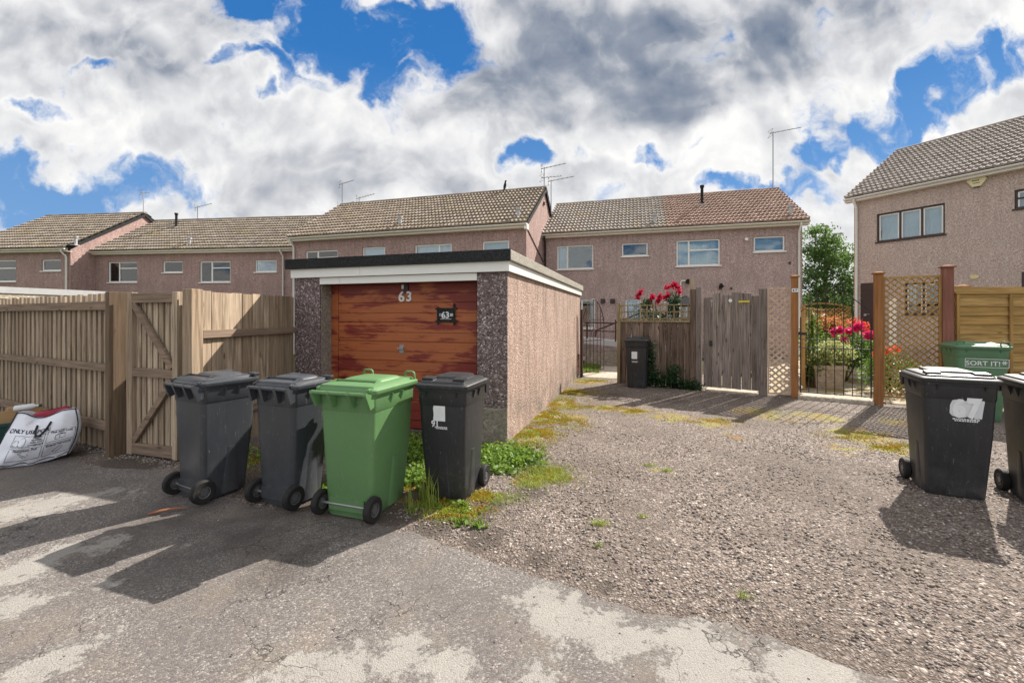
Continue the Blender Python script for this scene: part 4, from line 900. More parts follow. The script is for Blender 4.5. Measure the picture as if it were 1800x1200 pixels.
bt = thing('plastic_bottle', 'small clear plastic bottle lying on top of the torn cardboard', 'bottle', (c[0]+.22, c[1]+.0, .50), ang(d_))
MB().tube([(-.10,0,.02),(-.09,0,.02),(.05,0,.03),(.08,0,.032),(.10,0,.033)], [.02,.034,.034,.014,.013], 10).build('bottle_body', MT['print'], bt, smooth=50)
MB().tube([(.10,0,.033),(.125,0,.034)], .017, 10).build('bottle_cap', MT['crate'], bt, smooth=50)

# ------------------------------------------------------------------ houses
def tiles(mb, x0, x1, ylow, zlow, pitch, length, sgn=1, tw=.30, gauge=.34):
    nc = max(1, round((x1-x0)/tw)); tw = (x1-x0)/nc; nr = max(1, round(length/gauge)); gg = length/nr
    cs, sn = math.cos(pitch), math.sin(pitch); U = [0, .09, .18, .27, .41, .5, .59, .68, .77, .91, 1.]
    hw = [.034*max(0., math.sin(2*math.pi*(2*u)+.9))**.8 if math.sin(2*math.pi*(2*u)+.9) > 0 else 0. for u in U]
    def pt(x, s, h): return (x, sgn*(s*cs-h*sn)+ylow, zlow+s*sn+h*cs)
    for j in range(nr):
        for i in range(nc):
            jx = x0+i*tw; jl = random.uniform(-.004, .004); s0 = j*gg+jl; s1 = s0+gg+.04; k = len(U); dz = random.uniform(-.003, .003)
            vs = [pt(jx+u*tw*.99, s0, .004+dz) for u in U]+[pt(jx+u*tw*.99, s0, .072+h+dz) for u, h in zip(U, hw)]+[pt(jx+u*tw*.99, s1, .006+h) for u, h in zip(U, hw)]
            fs = []
            for r_ in (0, 1):
                for a in range(k-1):
                    q = (r_*k+a, r_*k+a+1, (r_+1)*k+a+1, (r_+1)*k+a); fs.append(q if sgn > 0 else q[::-1])
            mb.add(vs, fs)
def house(label, O, a, W, D, eave, ridge, tile, wallm, wins, gl=True, gr=True, ovL=.0, ovR=.0, group='terraced houses behind the yard', trim='cream', name='terraced_house', half=False):
    o = thing(name, label, 'house', (*O, 0), -a, group)
    dv = (math.cos(a), -math.sin(a))
    # wall with window openings in the front
    w = MB(); ops = [(x0, x1, z0, z1) for (x0, x1, z0, z1, *_) in wins]
    xs = sorted({0, W, *[v for q in ops for v in q[:2]]}); zs = sorted({0, eave, *[v for q in ops for v in q[2:]]})
    for i in range(len(xs)-1):
        for j in range(len(zs)-1):
            cx, cz = (xs[i]+xs[i+1])/2, (zs[j]+zs[j+1])/2
            if any(q[0] < cx < q[1] and q[2] < cz < q[3] for q in ops): continue
            w.add([(xs[i],0,zs[j]),(xs[i+1],0,zs[j]),(xs[i+1],0,zs[j+1]),(xs[i],0,zs[j+1])], [(0,1,2,3)])
    for x0, x1, z0, z1 in ops:
        y1 = .13; w.add([(x0,0,z0),(x1,0,z0),(x1,0,z1),(x0,0,z1),(x0,y1,z0),(x1,y1,z0),(x1,y1,z1),(x0,y1,z1)], [(0,4,5,1),(1,5,6,2),(2,6,7,3),(3,7,4,0)])
    w.add([(0,D,0),(W,D,0),(W,D,eave),(0,D,eave)], [(1,0,3,2)]).add([(0,0,0),(W,0,0),(W,D,0),(0,D,0)], [(0,1,2,3)])
    for x, on in ((0, gl), (W, gr)):
        if on: w.add([(x,0,0),(x,D,0),(x,D,eave),(x,D/2,ridge-.03),(x,0,eave)], [(0,1,2,3,4)])
    w.build('wall', wallm, o)
    # roof
    p = math.atan2(ridge-eave, D/2); ov = .24; ln = (D/2+ov)/math.cos(p)
    rm = MB(); zl = eave-ov*math.tan(p)
    tiles(rm, -ovL, W+ovR, -ov, zl+.03, p, ln, 1)
    rb = MB(); tiles(rm, -ovL, W+ovR, D+ov, zl+.03, p, ln, -1)
    roof = rm.build('roof', tile, o, smooth=30)
    th = .028     # boarding under the tiles
    MB().add([(-ovL,-ov,zl),(W+ovR,-ov,zl),(W+ovR,D/2,ridge),(-ovL,D/2,ridge),(-ovL,D+ov,zl),(W+ovR,D+ov,zl)], [(0,1,2,3),(2,5,4,3)]).build('roof_boarding', MT['felt_dark'], roof)
    rg = MB(); x = -ovL; n = round((W+ovL+ovR)/.45); sw = (W+ovL+ovR)/n
    for i in range(n):
        xa, xb = x+i*sw, x+(i+1)*sw-.006
        rg.loft([[(xx, D/2+.12*math.cos(t), ridge+.02+.10*math.sin(t)) for t in [math.pi*k/8 for k in range(9)]] for xx in (xa, xb)], True, True, False)
    rg.build('ridge_tile', tile, roof, smooth=40)
    # eaves: fascia, soffit, gutter
    fm = MT[trim]
    MB().box(-ovL,-ov+.01,zl-.15, W+ovR,-ov+.035,zl+.005).box(-ovL,-ov+.035,zl-.15, W+ovR,-.003,zl-.13).build('fascia_board', fm, o)
    g = MB(); gy, gz, gr_ = -ov-.06, zl-.02, .06
    g.loft([[(xx, gy+gr_*math.cos(t), gz+gr_*math.sin(t)) for t in [math.pi+math.pi*k/8 for k in range(9)]] for xx in (-ovL+.01, W+ovR-.01)], True, True, False)
    go = g.build('gutter', fm, o, smooth=50); mm = go.modifiers.new('thick', 'SOLIDIFY'); mm.thickness = .008
    for s, on, x, ovx in ((-1, gl, -ovL, ovL), (1, gr, W+ovR, ovR)):
        if on and ovx > 0:
            vb = MB()
            for (ya, yb) in ((-ov, D/2), (D+ov, D/2)): vb.bar((x-s*.012, ya, zl-.055), (x-s*.012, yb, ridge-.055), .022, .13, (0,0,1))
            vb.build('verge_board', MT['felt_dark'] if trim != 'white' else fm, o)
    for q in wins: add_window(o, *q)
    return o, dv, p, zl, roof
def add_window(o, x0, x1, z0, z1, mull=(), trans=(), fm='white', kind='curtain', light=None, sill=True):
    fw = .055; f = MB(); ya, yb = .045, .105
    f.box(x0+.003,ya,z0+.003, x0+fw,yb,z1-.003).box(x1-fw,ya,z0+.003, x1-.003,yb,z1-.003).box(x0+fw,ya,z0+.003, x1-fw,yb,z0+fw).box(x0+fw,ya,z1-fw, x1-fw,yb,z1-.003)
    xs = [x0]+[x0+(x1-x0)*m for m in mull]+[x1]
    for x in xs[1:-1]: f.box(x-fw*.55,ya+.003,z0+fw, x+fw*.55,yb-.003,z1-fw)
    for (i, fr_) in trans:
        zz = z0+(z1-z0)*fr_; xa = xs[i]+(fw if i == 0 else fw*.55); xb = xs[i+1]-(fw if i+1 == len(xs)-1 else fw*.55)
        f.box(xa,ya+.005,zz-fw*.5, xb,yb-.005,zz+fw*.5)
    w = f.build('window', MT[fm], o, bevel=.006)
    if light:       # white inner casements
        c = MB()
        for i in range(len(xs)-1):
            xa = xs[i]+(fw if i == 0 else fw*.55)+.004; xb = xs[i+1]-(fw if i+1 == len(xs)-1 else fw*.55)-.004; za, zb = z0+fw+.004, z1-fw-.004; e = .035
            c.box(xa,ya+.02,za,xa+e,yb-.01,zb).box(xb-e,ya+.02,za,xb,yb-.01,zb).box(xa+e,ya+.02,zb-e,xb-e,yb-.01,zb)
        c.build('casement', MT['white'], w)
    MB().box(x0+fw*.5,.072,z0+fw*.5, x1-fw*.5,.078,z1-fw*.5).build('pane', MT['glass'], w)
    if sill: MB().box(x0-.04,-.05,z0-.045, x1+.04,.044,z0-.002).build('sill', MT[fm], w, bevel=.005)
    if kind:
        spans = {'curtain': [(0, 1)], 'sides': [(0, .22), (.78, 1)], 'left': [(0, .3)], 'blind': [(0, 1)], 'half': [(0, 1)]}.get(kind, [])
        for (a_, b_) in spans:
            n = 40; xa, xb = x0+.02+(x1-x0-.04)*a_, x0+.02+(x1-x0-.04)*b_; zb0 = z0+.02 if kind != 'half' else z0+(z1-z0)*.45
            amp = .0 if kind in ('blind', 'half') else .018; per = 2*math.pi*(xb-xa)/.11
            r0 = [(xa+(xb-xa)*k/n, .20+amp*math.sin(per*k/n)+amp*.6*math.sin(2.3*per*k/n), zb0) for k in range(n+1)]
            MB().loft([r0, [(x, y, z1-.01) for x, y, _ in r0]], False, False, False).build('curtain', MT['blind' if kind in ('blind', 'half') else 'curtain'], w, smooth=70)
    MB().add([(x0-.3,.9,z0-.3),(x1+.3,.9,z0-.3),(x1+.3,.9,z1+.3),(x0-.3,.9,z1+.3)], [(0,1,2,3)]).build('room_back', MT['room'], w)
def wpx(O, a, px0, px1, pt, pb, *rest):      # opening from sightings on the facade
    dv = (math.cos(a), -math.sin(a)); x0, x1 = along(O, dv, px0), along(O, dv, px1); Zm = O[1]+dv[1]*(x0+x1)/2
    return (x0, x1, HT(pb, Zm), HT(pt, Zm), *rest)
def roof_pt(O, a, p, zl, px, s, D):     # local x of a bearing at distance s up the front slope
    y = -.24+s*math.cos(p); O2 = (O[0]+math.sin(a)*y, O[1]+math.cos(a)*y); return along(O2, (math.cos(a), -math.sin(a)), px), y, zl+s*math.sin(p)+.05
def flue(roof, x, y, z):
    MB().box(x-.20,y-.20,z-.12,x+.20,y+.02,z-.085).tube([(x,y,z-.1),(x,y,z+.26)], .065, 10).tube([(x,y,z+.26),(x,y,z+.34)], .10, 10).build('roof_vent', MT['lead'], roof, smooth=40)
def stack(roof, x, y, z, h=.62, m='felt_dark'):
    MB().tube([(x,y,z-.1),(x,y,z+h)], .06, 10).tube([(x,y,z+h-.1),(x,y,z+h)], .085, 10).build('vent_pipe', MT[m], roof, smooth=40)
    MB().box(x-.22,y-.25,z-.10,x+.22,y+.05,z-.06).build('flashing', MT['lead'], roof)
def aerial(roof, base, h, ang_, length, tilt=.15, n=7, el=.22, two=False):
    m = MB(); b = Vector(base); m.tube([b-Vector((0,0,.4)), b+Vector((0,0,h))], .022, 6)
    for q, (hh, a2) in enumerate(((h-.05, ang_), (h-.45, ang_+.5))[:2 if two else 1]):
        d = Vector((math.cos(a2), math.sin(a2), tilt)); c = b+Vector((0,0,hh)); nn = Vector((-math.sin(a2), math.cos(a2), 0))
        m.tube([c-d*.15, c+d*length], .016, 5)
        for k in range(n): e = c+d*length*(k+.5)/n; m.tube([e-nn*el*(1-.04*k), e+nn*el*(1-.04*k)], .008, 4)
        for s in (-1, 1): m.tube([c-d*.1, c-d*.12+nn*.18+Vector((0,0,.14*s)), c-d*.12-nn*.18+Vector((0,0,.14*s)), c-d*.1], .010, 4)
    m.build('aerial', MT['grey_metal'], roof, smooth=60)
def downpipe(o, x, eave, m='white', y=-.07, r=.04):
    MB().tube([(x,-.29,eave-.22),(x,-.27,eave-.32),(x,y,eave-.52),(x,y,0)], r, 8).build('downpipe', MT[m], o, smooth=50)
A16 = R(16.)
# block with the red and grey roofs
CO = (1.33,18.15); wC = along(CO, (math.cos(A16), -math.sin(A16)), 1172); EC, RC = 5.18, 7.10; DC = 6.43
W1 = [wpx(CO, A16, 979,1043,431,473,(.29,),(),'white','left'), wpx(CO, A16, 1093,1139,427,450,(),(),'white',None),
      wpx(CO, A16, 1000,1046,526,577,(.5,),(),'white','sides'), wpx(CO, A16, 1099,1127,526,590,(),(),'white','curtain')]
h, dv, p, zl, rf = house('grey roofed terraced house between the tall gabled house and the red roofed house', CO, A16, wC-.002, DC, EC, RC, MT['tile_grey'], MT['facade'], W1, gl=False, gr=False)
flue(rf, *roof_pt(CO, A16, p, zl, 1151, .55, DC)); downpipe(h, .10, EC, 'dark_brown')
for px, py in ((1060,529), (1077,529)):
    x = along(CO, dv, px); z = HT(py, CO[1]+dv[1]*x); MB().box(x-.09,-.06,z-.09,x+.09,-.003,z+.09).tube([(x,-.06,z),(x,-.10,z)], .07, 8).build('wall_vent', MT['dark_brown'], h)
CO2 = (CO[0]+dv[0]*wC, CO[1]+dv[1]*wC); WC2 = 9.59-wC
W2 = [wpx(CO2, A16, 1189,1266,421,467,(.29,),((1,.60),),'white','curtain'), wpx(CO2, A16, 1325,1380,415,442,(),(),'white','blind'),
      wpx(CO2, A16, 1176,1216,524,575,(.5,),(),'white','sides')]
h, dv, p, zl, rf = house('end terraced house with the red tiled roof beside the leafy tree', CO2, A16, WC2, DC, EC, RC, MT['tile_red'], MT['facade'], W2, gl=False, gr=True, ovR=.16)
flue(rf, *roof_pt(CO2, A16, p, zl, 1390, .62, DC)); stack(rf, *roof_pt(CO2, A16, p, zl, 1234, 2.55, DC), .8)
aerial(rf, (WC2-.05, DC/2, RC), 2.55, .30, 1.25, .20, 4, .10)
downpipe(h, WC2-.12, EC)
x = along(CO2, dv, 1311); z = HT(421, CO2[1]+dv[1]*x); MB().tube([(x,-.003,z),(x,-.12,z)], [.05,.06], 10).build('wall_light', MT['white'], h, smooth=40)
x = along(CO2, dv, 1266); z = HT(503, CO2[1]+dv[1]*x); MB().box(x-.05,-.05,z-.12,x+.05,-.003,z+.02).tube([(x,-.05,z),(x,-.16,z+.05),(x,-.22,z-.02)], [.04,.06,.09], 8).build('wall_light', MT['black_metal'], h, smooth=40)
x = along(CO2, dv, 1208); z = HT(494, CO2[1]+dv[1]*x); MB().tube([(x+.02,-.003,z),(x+.02,-.1,z),(x+.02,-.16,z-.03)], [.05,.07,.11], 8).build('wall_lamp', MT['black_metal'], h, smooth=40)
MB().tube([(x-.02,-.06,z+.01),(x-.22,-.06,z+.01),(x-.24,-.06,z-.02),(x-.24,-.06,0)], .022, 6).build('waste_pipe', MT['white'], h, smooth=50)
for px, py in ((1285,507),(1388,462)): x = along(CO2, dv, px); z = HT(py, CO2[1]+dv[1]*x); MB().tube([(x,-.003,z),(x,-.03,z)], .045, 8).build('wall_vent', MT['dark_brown'], h)
# block standing forward of it
BO = (-9.29,18.12); WB = 10.2; EB, RB = 5.05, 7.10; wB = 5.1
W1 = [wpx(BO, A16, 537,594,440,474,(.37,),((1,.62),),'white','curtain'), wpx(BO, A16, 637,677,434,458,(),(),'white','blind')]
h, dv, p, zl, rf = house('brown roofed terraced house with twin aerials, joined left of the sunlit gable house', BO, A16, wB-.002, DC, EB, RB, MT['tile_brown'], MT['facade_red'], W1, gl=True, gr=False, ovL=.08)
aerial(rf, (.15, DC/2-.25, RB-.1), 1.15, .9, .55, .5, 6, .18); aerial(rf, (.5, DC/2+.6, RB-.2), .75, .5, .75, .35, 6, .18)
flue(rf, *roof_pt(BO, A16, p, zl, 703, .55, DC)); downpipe(h, .08, EB)
BO2 = (BO[0]+dv[0]*wB, BO[1]+dv[1]*wB)
W2 = [wpx(BO2, A16, 729,794,429,472,(.66,),(),'white','curtain'), wpx(BO2, A16, 848,895,423,449,(),(),'white','blind')]
h, dv, p, zl, rf = house('brown roofed terraced house with a pale sunlit gable end, behind the garage', BO2, A16, WB-wB, DC, EB, RB, MT['tile_brown'], MT['facade_red'], W2, gl=False, gr=True, ovR=.09)
flue(rf, *roof_pt(BO2, A16, p, zl, 911, .55, DC))
aerial(rf, (WB-wB-.02, DC/2+.05, RB), .95, .35, .95, .25, 5, .13, True); aerial(rf, (WB-wB+.12, DC/2+.9, RB-.5), 1.15, .35, 1.05, .22, 5, .13)
gb_ = MB().tube([(WB-wB+.02,.1,4.75),(WB-wB+.02,2.9,3.9)], .018, 6); gb_.box(WB-wB+.003,2.95,6.35,WB-wB+.06,3.1,6.47).build('cable', MT['brown_metal'], h)
MB().box(WB-wB-.02,-.27,EB-.36,WB-wB+.09,-.0,EB-.16).build('soffit_end', MT['white'], h)
x, y, z = roof_pt(BO2, A16, p, zl, 885, 3.55, DC)
wpos = h.matrix_basis @ Vector((x, DC/2, RB+.12))
bd_ = thing('bird', 'dark bird perched on the roof ridge of the brown roofed house', 'bird', wpos, R(30)); bd_.rotation_euler.y = R(-38)
MB().loft([[(x_+0, r_*math.cos(t), z_+r_*1.05*math.sin(t)) for t in [2*math.pi*k/10 for k in range(10)]] for x_, z_, r_ in ((-.20,.02,.012),(-.12,.06,.035),(-.04,.12,.07),(.04,.17,.078),(.10,.22,.06),(.13,.27,.045),(.17,.30,.043),(.205,.305,.030),(.225,.30,.014),(.26,.292,.004))]).build('bird_body', MT['felt_dark'], bd_, smooth=60)
MB().tube([(.03,.03,.12),(.04,.03,.0)], .008, 5).tube([(.03,-.03,.12),(.04,-.03,.0)], .008, 5).build('leg', MT['black_metal'], bd_)
# left blocks
A6 = R(6.5); AO = (-20.8,21.3); dA = (math.cos(A6), -math.sin(A6)); wA = along(AO, dA, 336); WA = 12.2; EA, RA = 4.95, 7.02; DA = 6.4
W1 = [wpx(AO, A6, 190,241,460,496,(.36,),((1,.68),),'white','sides'), wpx(AO, A6, 286,321,459,479,(),(),'white',None)]
h, dv, p, zl, rf = house('mossy roofed terraced house beside the stepped gable on the left', AO, A6, wA-.002, DA, EA, RA, MT['tile_moss'], MT['facade_red'], W1, gl=False, gr=False)
flue(rf, *roof_pt(AO, A6, p, zl, 333, .5, DA)); stack(rf, *roof_pt(AO, A6, p, zl, 310, 3.05, DA), .75)
aerial(rf, (2.35, DA/2+.3, RA-.1), 1.0, .5, .7, .4, 5, .2)
AO2 = (AO[0]+dA[0]*wA, AO[1]+dA[1]*wA)
W2 = [wpx(AO2, A6, 351,405,459,496,(.38,),((1,.68),),'white','curtain'), wpx(AO2, A6, 448,486,457,478,(),(),'white',None)]
h, dv, p, zl, rf = house('mossy roofed terraced house left of the tall fence gate, joining the taller block', AO2, A6, WA-wA, DA, EA, RA, MT['tile_moss'], MT['facade_red'], W2, gl=False, gr=True)
downpipe(h, along(AO2, dA, 499), EA); aerial(rf, (along(AO2, dA, 546), DA/2-.5, RA-.3), .85, .5, .7, .35, 5, .2)
AO3 = (-20.9-6.2*dA[0], 20.2-6.2*dA[1])
W3 = [wpx(AO3, A6, -20,28,457,495,(),((0,.62),),'white','curtain'), wpx(AO3, A6, 73,107,456,476,(),(),'white',None)]
h, dv, p, zl, rf = house('mossy roofed house at the left edge with a sunlit stepped gable', AO3, A6, 6.2, 7.2, EA, 7.30, MT['tile_moss'], MT['facade_red'], W3, gl=True, gr=True, ovR=.10)
flue(rf, *roof_pt(AO3, A6, p, zl, 133, .42, DA)); downpipe(h, 6.05, EA)
aerial(rf, (6.15, 3.6, 7.3), 1.25, 1.2, .25, .1, 2, .3)
# house on the right
AD = R(61.3); DO = (13.10,16.34); dD = (math.cos(AD), -math.sin(AD)); ED, RD = 6.24, 8.74; DD = 8.56
W4 = [wpx(DO, AD, 1541,1661,367,419,(.36,.68),(),'dark_brown','curtain',True), wpx(DO, AD, 1783,1835,330,364,(),((0,.55),),'dark_brown','blind',True),
      wpx(DO, AD, 1590,1665,496,552,(.45,),(),'dark_brown','sides',True)]
h, dv, p, zl, rf = house('pinkish house on the right with dark brown windows and an alarm box', DO, AD, 11.2, DD, ED, RD, MT['tile_pale'], MT['facade_pale'], W4, gl=True, gr=True, ovL=.22, group=None, trim='white', name='house')
downpipe(h, .10, ED, 'white', -.07, .045)
xa, xb = along(DO, dD, 1513), along(DO, dD, 1552); 
dz = HT(497, DO[1]+dD[1]*(xa+xb)/2)-2.25; db = MB().box(xa,-.012,0, xb,.05,2.25+dz); dr = db.build('door', MT['dark_brown'], h)
MB().box(xa+.34,-.03,.25+dz, xa+.40,-.013,1.95+dz).box(xa+.06,-.03,2.0+dz,xb-.06,-.013,2.12+dz).build('door_trim', MT['dark_brown'], dr, bevel=.004)
MB().box(xa+.42,-.02,1.25+dz, xb-.12,-.0135,1.95+dz).build('pane', MT['glass'], dr)
MB().box(xa+.12,-.06,1.02+dz, xa+.2,-.0135,1.1+dz).tube([(xa+.2,-.05,1.08+dz),(xa+.3,-.05,1.08+dz)], .012, 6).build('handle', MT['grey_metal'], dr)
xw_ = along(DO, dD, 1571); MB().box(xw_-.11,-.10,.02, xw_+.11,-.003,2.25).build('waste_pipe', MT['white'], h, bevel=.02)
x = along(DO, dD, 1718); z = HT(321, DO[1]+dD[1]*x)
hexp = [(u*1.35, v*1.35) for u, v in ((-.17,.06),(-.12,.105),(.12,.105),(.17,.06),(.07,-.10),(-.07,-.10))]
al = MB().prism(hexp, (x,-.003,z), (1,0,0), (0,0,1), (0,-1,0), .08).build('alarm_box', m_plain('cream_plastic', (.72,.66,.42), .5, .4, .06), h, bevel=.01)
t = MB()
for k, (u0, u1, v, hh) in enumerate(((-.10,.06,.04,.03), (-.08,.07,-.035,.022))):
    u = u0
    while u < u1: ww = random.uniform(.012, .022); t.box(x+u,-.0865,z+v, x+u+ww,-.0835,z+v+hh); u += ww+.006
t.build('alarm_lettering', MT['ink'], al)
MB().box(x-.07,-.075,z-.152,x+.07,-.01,z-.124).build('alarm_lamp', MT['black_metal'], al)
x = along(DO, dD, 1713); z = HT(486.5, DO[1]+dD[1]*x)
MB().loft([[(x+.105*math.cos(t_), yy, z+.068*math.sin(t_)) for t_ in [2*math.pi*k/20 for k in range(20)]] for yy in (-.003,-.025)][::-1]).build('wall_plaque', m_plain('pale_yellow_plaque', (.66,.56,.30), .5, .4, .06), h, smooth=40)
x = along(DO, dD, 1796); MB().box(x,-.012,0, x+.95,.05,HT(478, DO[1]+dD[1]*x)).build('door', MT['dark_brown'], h)

# ------------------------------------------------------------------ gardens
g0, g1 = (6.15,9.05), (9.55,13.0); d_, L_ = line(g0, g1)
gf = thing('wooden_fence', 'sunlit orange board fence running back into the garden behind the iron gate', 'fence', (*g0, 0), ang(d_))
vboards(MB(), 0, L_, .05, 1.76, .14, .004, .0, .02, .004).build('boards', MT['panel_v'], gf)
for k in range(4): MB().box(k*1.7,-.05,0,k*1.7+.085,-.001,1.82).build('post', MT['lattice'], gf)
MB().box(0,-.03,1.765,L_,.04,1.795).build('capping', MT['lattice'], gf)
e0, e1 = (11.6,17.6), (13.7,17.25); d_, L_ = line(e0, e1)
ef = thing('wooden_fence', 'distant fence with an arched trellis top between the two house blocks', 'fence', (*e0, 0), ang(d_))
vboards(MB(), 0, L_, .0, 1.5, .15, .004, .0, .02).build('boards', MT['fence_warm'], ef)
lat = MB(); lattice(lat, 0, L_, 1.5, 1.95, .14, .03, .012, 0, .9)
lat.tube([(L_*k/12, 0, 1.95+.18*math.sin(math.pi*k/12)) for k in range(13)], .03, 6).build('trellis', MT['lattice'], ef)
def plant(name, label, cat, base, leafsets, stems=None, group=None):
    o = thing(name, label, cat, base, 0, group)
    if stems:
        s = MB()
        for pts, r in stems: s.tube(pts, r, 5)
        s.build('stem', MT['bark'], o, smooth=60)
    for nm, P, size, mat, kw in leafsets:
        kw = dict(kw); m = kw.pop('each', 0)
        if m:       # one object per bloom
            for i in range(0, len(P), m): leaves('bloom', P[i:i+m], size, MT[mat], o, **kw)
        else: leaves(nm, P, size, MT[mat], o, **kw)
    return o
def clumps(n, m, c, r, cr):
    C = ell(n, c, r); return np.repeat(C, m, 0)+rng.normal(size=(n*m, 3))*cr
def flowers(C, m, r): return np.repeat(np.asarray(C), m, 0)+rng.normal(size=(len(C)*m, 3))*r
Z = 9.9; x = (1470-CX)*Z/F
pb_ = G(1468,686)
pl = thing('planter', 'square concrete planter filled with a pale shrub behind the iron gate', 'planter', (pb_.x, pb_.y+.28, .03), R(-20))
MB().loft([rrect(-.25,.25,-.25,.25,0,.02), rrect(-.29,.29,-.29,.29,.42,.02), rrect(-.31,.31,-.31,.31,.42,.02), rrect(-.31,.31,-.31,.31,.50,.02), rrect(-.25,.25,-.25,.25,.50,.02), rrect(-.24,.24,-.24,.24,.44,.02)], True, True).build('pot', MT['conc_pale'], pl, smooth=40)
pc = Vector((pb_.x, pb_.y+.28, .03))
plant('shrub', 'pale variegated shrub growing in the square concrete planter', 'shrub', pc+Vector((0,0,.44)), [('foliage', clumps(60, 36, (0,0,.28), (.50,.40,.30), .06), .075, 'pale_leaf', {})], [([(0,0,0),(.05,0,.2),(.15,.05,.4)], .015), ([(0,0,0),(-.1,.05,.35)], .012)])
rb = ((1488-CX)*10.35/F, 10.35, .03)
stm = [([(0,0,0),(k*.12,.1*(k%2),.5),(k*.22,.05,.95)], .014) for k in (-3,-2,-1,0,1,2,3)]
fl = [(-.52,-.3,1.20),(-.42,-.35,1.25),(-.20,-.32,1.22),(-.04,-.35,1.31),(.10,-.3,1.33),(.34,-.35,1.10),(.42,-.3,1.17),(-.34,-.38,1.02),(.20,-.38,1.14)]
plant('rose_bush', 'rose bush with bright pink blooms in the garden behind the iron gate', 'shrub', rb, [('foliage', clumps(110, 44, (0,0,.66), (.80,.42,.52), .08), .075, 'rose_leaf', {}), ('blooms', flowers(fl, 90, .030), .065, 'pink', {'aspect': .95, 'each': 120})], stm)
ob = ((1449-CX)*11.1/F, 11.1, .03)
fl2 = [(.85,.1,1.42),(1.02,.0,1.36),(.95,-.1,1.25)]
plant('shrub', 'tall shrub with russet orange leaves behind the pink rose bush', 'shrub', ob, [('foliage', clumps(40, 42, (.1,0,1.25), (.55,.3,.30), .08), .085, 'orange_leaf', {}), ('foliage', clumps(60, 40, (0,0,.75), (.6,.35,.6), .09), .08, 'rose_leaf', {}), ('blooms', flowers(fl2, 60, .05), .07, 'redorange', {'aspect': .9, 'each': 60})], [([(0,0,0),(.05,0,.6),(.1,0,1.2)], .02)])
cb = (6.75,9.75,.03)
plant('climber', 'pale green climbing plant at the near end of the orange garden fence', 'plant', (6.62,9.42,.03), [('foliage', clumps(30, 30, (0,0,.95), (.16,.16,.85), .06), .07, 'rose_leaf', {})], [([(0,0,0),(.03,.0,.8),(0,0,1.6)], .015)])
pt = G(1527,684)
pp = thing('plant_pot', 'round dark plant pot with scarlet flowers beside the orange gate post', 'pot', (pt.x, pt.y+.9, .03))
MB().loft([[(r_*math.cos(a_), r_*math.sin(a_), z_) for a_ in [2*math.pi*k/18 for k in range(18)]] for r_, z_ in ((.14,0),(.19,.36),(.21,.36),(.21,.41),(.18,.41),(.17,.35))]).build('pot', m_plain('dark_pot', (.07,.055,.05), .7, .3, .2), pp, smooth=40)
plant('geranium', 'potted plant with scarlet flowers next to the orange gate post', 'plant', (pt.x, pt.y+.9, .42), [('foliage', clumps(30, 30, (0,0,.18), (.28,.25,.2), .05), .06, 'rose_leaf', {}), ('blooms', flowers([(-.05,-.15,.40),(.12,-.1,.42),(.2,.0,.34),(0,-.2,.08)], 70, .035), .05, 'redorange', {'aspect': .9, 'each': 70})])
plant('shrub', 'low shrub with a few scarlet flowers seen through the wide lattice', 'shrub', (7.75,8.75,.03), [('foliage', clumps(60, 36, (0,0,.40), (.5,.35,.38), .07), .065, 'rose_leaf', {}), ('blooms', flowers([(-.2,-.2,.86),(-.35,-.1,.82),(-.05,-.2,.9)], 60, .035), .05, 'redorange', {'aspect': .9, 'each': 60})], [([(0,0,0),(0,0,.4)], .02)])
# red climbing roses above the dark fence
def dfp(px, py, back=.5): t_ = mt(px); q = mp(t_); return (q[0]-Md.y*back*1., q[1]+Md.x*back, HT(py, q[1]+Md.x*back))
rc = dfp(1150, 560, .5); base = (rc[0], rc[1], 0)
fl = [tuple(np.array(dfp(px, py, .5))-np.array(base)) for px, py in ((1113,517),(1111,523),(1116,513),(1135,526),(1131,532),(1138,522),(1128,537),(1150,524),(1152,520),(1160,523),(1166,518),(1165,505),(1175,503),(1184,505),(1179,500),(1186,514),(1148,530))]
plant('rose_bush', 'climbing rose with crimson blooms showing above the dark trellis topped fence', 'shrub', base, [('foliage', np.concatenate([clumps(46, 40, (.0,.0,1.35), (.62,.25,.42), .07), clumps(14, 36, (.28,-.1,1.9), (.14,.1,.25), .05), clumps(8, 30, (-.3,.1,1.85), (.1,.1,.15), .05)]), .065, 'ivy', {}), ('blooms', flowers(fl, 44, .024), .052, 'red', {'aspect': .95, 'each': 44})],
      [([(0,0,0),(.1,0,.9),(.3,-.1,1.7),(.35,-.15,2.2)], .016), ([(0,0,0),(-.1,0,1.),(-.35,.1,1.9)], .014), ([(0,0,0),(0,0,1.1),(-.1,0,1.95)], .014)])
q = mp(mt(1178)); iv = (q[0]+Md.y*.10, q[1]-Md.x*.10, 0)
lz = []
for (u, z_, ru, rz_, m_) in ((-.45,.75,.10,.45,26), (-.40,.25,.18,.22,22), (0.,.15,.4,.14,40), (.45,.10,.3,.10,22), (.10,.35,.12,.2,10)):
    c = ell(m_, (0,0,0), (ru,.05,rz_)); lz.append(np.c_[c[:, 0]+u, c[:, 1], np.maximum(.03, c[:, 2]+z_)])
c = np.concatenate(lz); c = np.repeat(c, 22, 0)+rng.normal(size=(len(c)*22, 3))*.05; c[:, 2] = np.maximum(c[:, 2], .015)
W_ = np.c_[c[:, 0]*Md.x-c[:, 1]*Md.y, c[:, 0]*Md.y+c[:, 1]*Md.x, c[:, 2]]
plant('ivy', 'dark ivy creeping along the foot of the dark board fence beside the far bin', 'plant', iv, [('foliage', W_, .06, 'ivy', {'flat': .2})], [([(-.4,.2,0),(-.35,.22,.6),(-.3,.2,1.0)], .01)])
q = dfp(1190, 545, 1.0)
